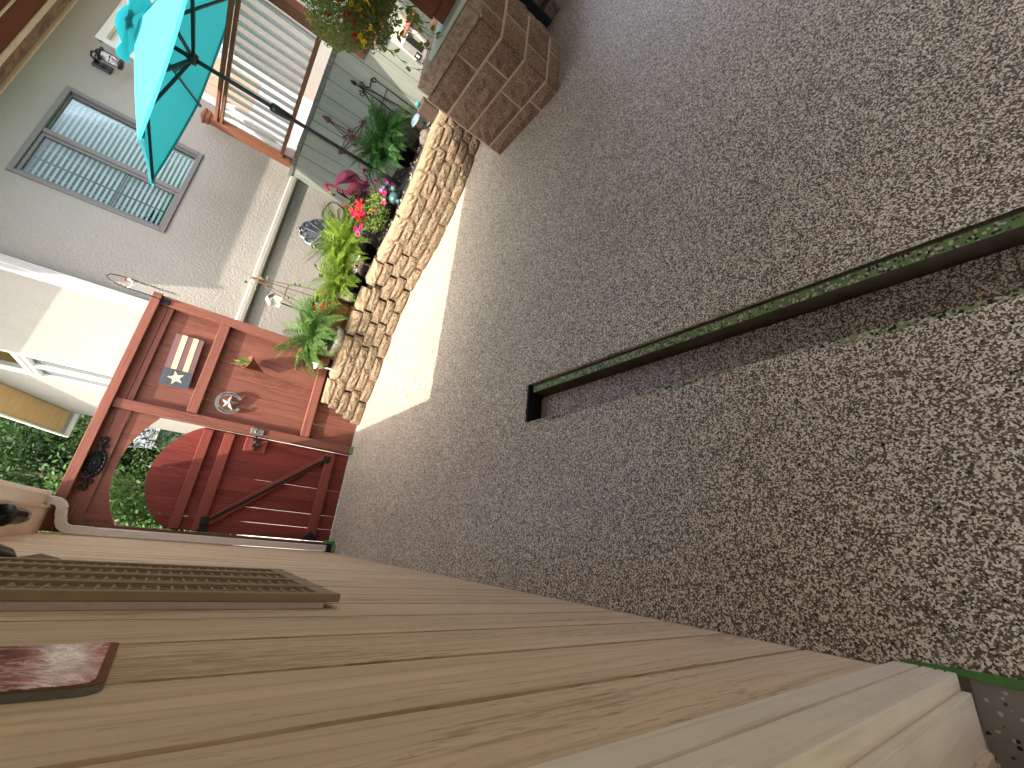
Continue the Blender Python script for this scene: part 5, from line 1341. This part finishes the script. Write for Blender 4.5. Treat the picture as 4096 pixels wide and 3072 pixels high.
# solar path lights
def solar(label, c, ztop, capmat, lean=(0, 0), scale=1.0, conic=False):
    t = thing('solar_light', label, 'garden light', (c[0], c[1], .425), 'solar path lights in the planter')
    Rm = (Matrix.Rotation(lean[0], 3, 'X') @ Matrix.Rotation(lean[1], 3, 'Y')); top = Vector((c[0], c[1], ztop)); s_ = scale
    if conic: prof_ = [(.002, .03 * s_), (.012 * s_, .018 * s_), (.03 * s_, -.002), (.056 * s_, -.018 * s_), (.058 * s_, -.024 * s_), (.001, -.018 * s_)]
    else: prof_ = [(.001, .012 * s_), (.05 * s_, .008 * s_), (.075 * s_, -.006 * s_), (.074 * s_, -.012 * s_), (.001, -.012 * s_)]
    obj('cap', MB().lathe(prof_, top, 20, Rm), capmat, t)
    obj('lamp_globe', MB().lathe([(.03 * s_, -.02 * s_), (.042 * s_, -.045 * s_), (.040 * s_, -.07 * s_), (.018 * s_, -.095 * s_), (.001, -.098 * s_)], top, 14, Rm), 'globe', t)
    d = Rm @ Vector((0, 0, -1)); b0 = top + d * .09 * s_
    obj('stake', MB().tube([b0, b0.lerp(Vector((c[0], c[1], .43)), .6), (c[0], c[1], .43)], .009 * s_, 6), 'solarwhite' if conic else 'decktrim', t)
solar('solar path light with pale cone cap near the red fence post', (1.80, 4.90), .685, 'solarwhite', (.25, .1), 1.0, True)
solar('grey capped solar light half hidden among the bright ferns', (3.00, 4.38), .655, 'solarwhite', (.1, .1), .9)
solar('slate blue disc solar light beside the dark shaded fern', (4.50, 3.50), .625, 'solarcap', (.15, -.1), 1.15)

tu = thing('ceramic_turtle', 'blue green glazed ceramic turtle at the umbrella foot', 'garden ornament', (3.78, 4.03, .43))
obj('shell', MB().ball((3.80, 4.04, .50), .085, 8, (1, .8, .7)), 'tealpot', tu)
obj('head', MB().ball((3.86, 3.97, .55), .036, 7), 'tealpot', tu)
obj('feet', MB().ball((3.74, 3.99, .455), .03, 6).ball((3.87, 4.05, .455), .03, 6).ball((3.78, 4.10, .455), .03, 6), 'tealpot', tu)
rk_ = MB().ball((4.28, 3.44, .46), .10, 6, (1.1, .8, .75)); rnd = random.Random(2)
for v in rk_.v: v += Vector((rnd.uniform(-.014, .014),) * 3)
obj('rock', rk_, 'greystone', label='grey garden rock behind the cap blocks near the pillar', cat='rock')
bp = thing('square_pot', 'dark brown square pot with a blue stopper beside the pillar', 'pot', (4.42, 3.22, .425))
obj('pot', MB().obox((4.42, 3.24, .55), (.15, .15, .25), Matrix.Rotation(.4, 3, 'Z'), .008), 'darkpot', bp)
obj('stopper', MB().tube([(4.40, 3.24, .676), (4.40, 3.24, .72)], .02, 10), 'bluecap', bp)
bs = MB().box(3.03, 3.037, 5.0, 5.007, .43, .94).box(2.955, 3.0, 4.995, 5.003, .862, .905, .001).tube([(3.035, 5.0, .86), (2.985, 5.0, .882)], .004, 5).tube([(3.035, 5.0, .94), (3.06, 5.0, .965), (3.10, 5.0, .99), (3.07, 5.0, 1.0)], [.006, .014, .008, .002], 6).tube([(3.034, 5.0, .83), (3.06, 5.0, .845), (3.055, 5.0, .86)], .006, 5)
obj('bird_stake', bs, 'black', label='small black weathervane style garden stake above the left bright fern', cat='garden stake')
bh = thing('birdhouse', 'small sage birdhouse with orange perch behind the bowl fern', 'birdhouse', (2.61, 5.35, .43))
obj('house_box', MB().box(2.55, 2.66, 5.33, 5.42, 1.17, 1.27, .003), 'palegreen', bh)
obj('roof', MB().xz([(2.53, 1.265), (2.605, 1.33), (2.68, 1.265), (2.68, 1.277), (2.605, 1.342), (2.53, 1.277)], 5.31, 5.43), 'star_gray', bh)
obj('perch', MB().box(2.57, 2.60, 5.30, 5.33, 1.172, 1.19), 'terracotta', bh)
obj('pole', MB().tube([(2.605, 5.375, .43), (2.605, 5.375, 1.17)], .008, 6), 'black', bh)

# ================================================================== BEYOND THE GATE
def tree(label, x, y_, zc, r, n, mat, seed, size=.11):
    t = thing('tree', label, 'tree', (x, y_, -.6), 'trees beyond the gate'); rnd = random.Random(seed); mb = MB()
    tm_ = MB().tube([(x, y_, -.6), (x + .1, y_, zc * .4), (x, y_ + .1, zc * .8), (x - .1, y_, zc + r * .5)], [.22, .17, .12, .04], 8)
    lumps = []
    for k in range(34):
        while True:
            q = Vector((rnd.uniform(-1, 1), rnd.uniform(-1, 1), rnd.uniform(-1, 1)))
            if .35 < q.length < 1: break
        lumps.append((Vector((x + q.x * r, y_ + q.y * r, zc + q.z * r * 1.15)), r * rnd.uniform(.2, .34)))
    for k in range(7):
        l = lumps[k][0]; tm_.tube([(x, y_, zc * .5), Vector((x, y_, zc)).lerp(l, .5), l], [.07, .05, .02], 5)
    for k in range(n):
        c, lr = rnd.choice(lumps); q = Vector((rnd.gauss(0, .55), rnd.gauss(0, .55), rnd.gauss(0, .5))) * lr
        p = c + q; s_ = size * rnd.uniform(.6, 1.25)
        n1 = Vector((rnd.gauss(0, 1), rnd.gauss(0, 1), rnd.gauss(.5, 1))).normalized(); u = n1.orthogonal().normalized(); v = n1.cross(u); a = rnd.uniform(0, 6.28)
        u, v = u * math.cos(a) + v * math.sin(a), v * math.cos(a) - u * math.sin(a)
        mb.add([p - u * s_, p - u * s_ * .1 - v * s_ * .5, p + u * s_, p - u * s_ * .1 + v * s_ * .5], [(0, 1, 2, 3)])
    obj('trunk', tm_, 'bark', t); obj('crown', mb, mat, t, recalc=False)
tree('leafy green tree seen through the arch behind the red gate', -.7, 13.6, 1.7, 1.9, 17000, 'leaftree', 51, .055)
tree('tall leafy tree above the medallion between gutter and neighbour eave', .9, 17.5, 4.0, 2.4, 15000, 'leaftree', 52, .075)
tree('dark dense tree behind the others under the neighbour soffit', 3.0, 20.5, 3.6, 2.7, 12000, 'leaftree2', 53, .11)
tree('tall dark tree rising behind the house gutter end', -2.6, 19.0, 5.2, 3.2, 10000, 'leaftree2', 54, .13)
tree('big shaded tree filling the gap at the top of the view', 1.2, 23.5, 6.2, 3.8, 11000, 'leaftree2', 55, .15)
tree('low round green tree beside the pale green shed', .9, 19.8, 1.2, 2.0, 8000, 'leaftree2', 56, .10)
# pale green shed
shd = thing('green_shed', 'pale green shed with blue grey shingles and white gutter behind the gate', 'shed', (3.0, 17.6, -.6))
obj('wall', MB().box(2.12, 4.6, 17.15, 19.0, -.6, 2.44), 'shedgreen', shd)
obj('roof', MB().yz([(16.95, 2.50), (18.0, 3.3), (19.3, 2.5), (19.3, 2.58), (18.0, 3.4), (16.95, 2.58)], 1.97, 4.8), 'shingle', shd)
obj('gutter', MB().box(1.95, 4.8, 16.86, 16.949, 2.43, 2.53, .01), 'white', shd)
obj('downspout', MB().tube([(2.02, 16.9, 2.43), (2.03, 16.95, 2.30), (2.14, 17.05, 2.2), (2.18, 17.1, 2.1), (2.18, 17.1, -.5)], .045, 6), 'white', shd)
obj('scroll_bracket', MB().tube(spiral((2.55, 1.98), .10, .03, 90, 480, 16, lambda a, b: (a, 17.12, b)), .012, 5).tube([(2.25, 17.12, 2.2), (2.75, 17.12, 2.08)], .012, 5), 'black', shd)
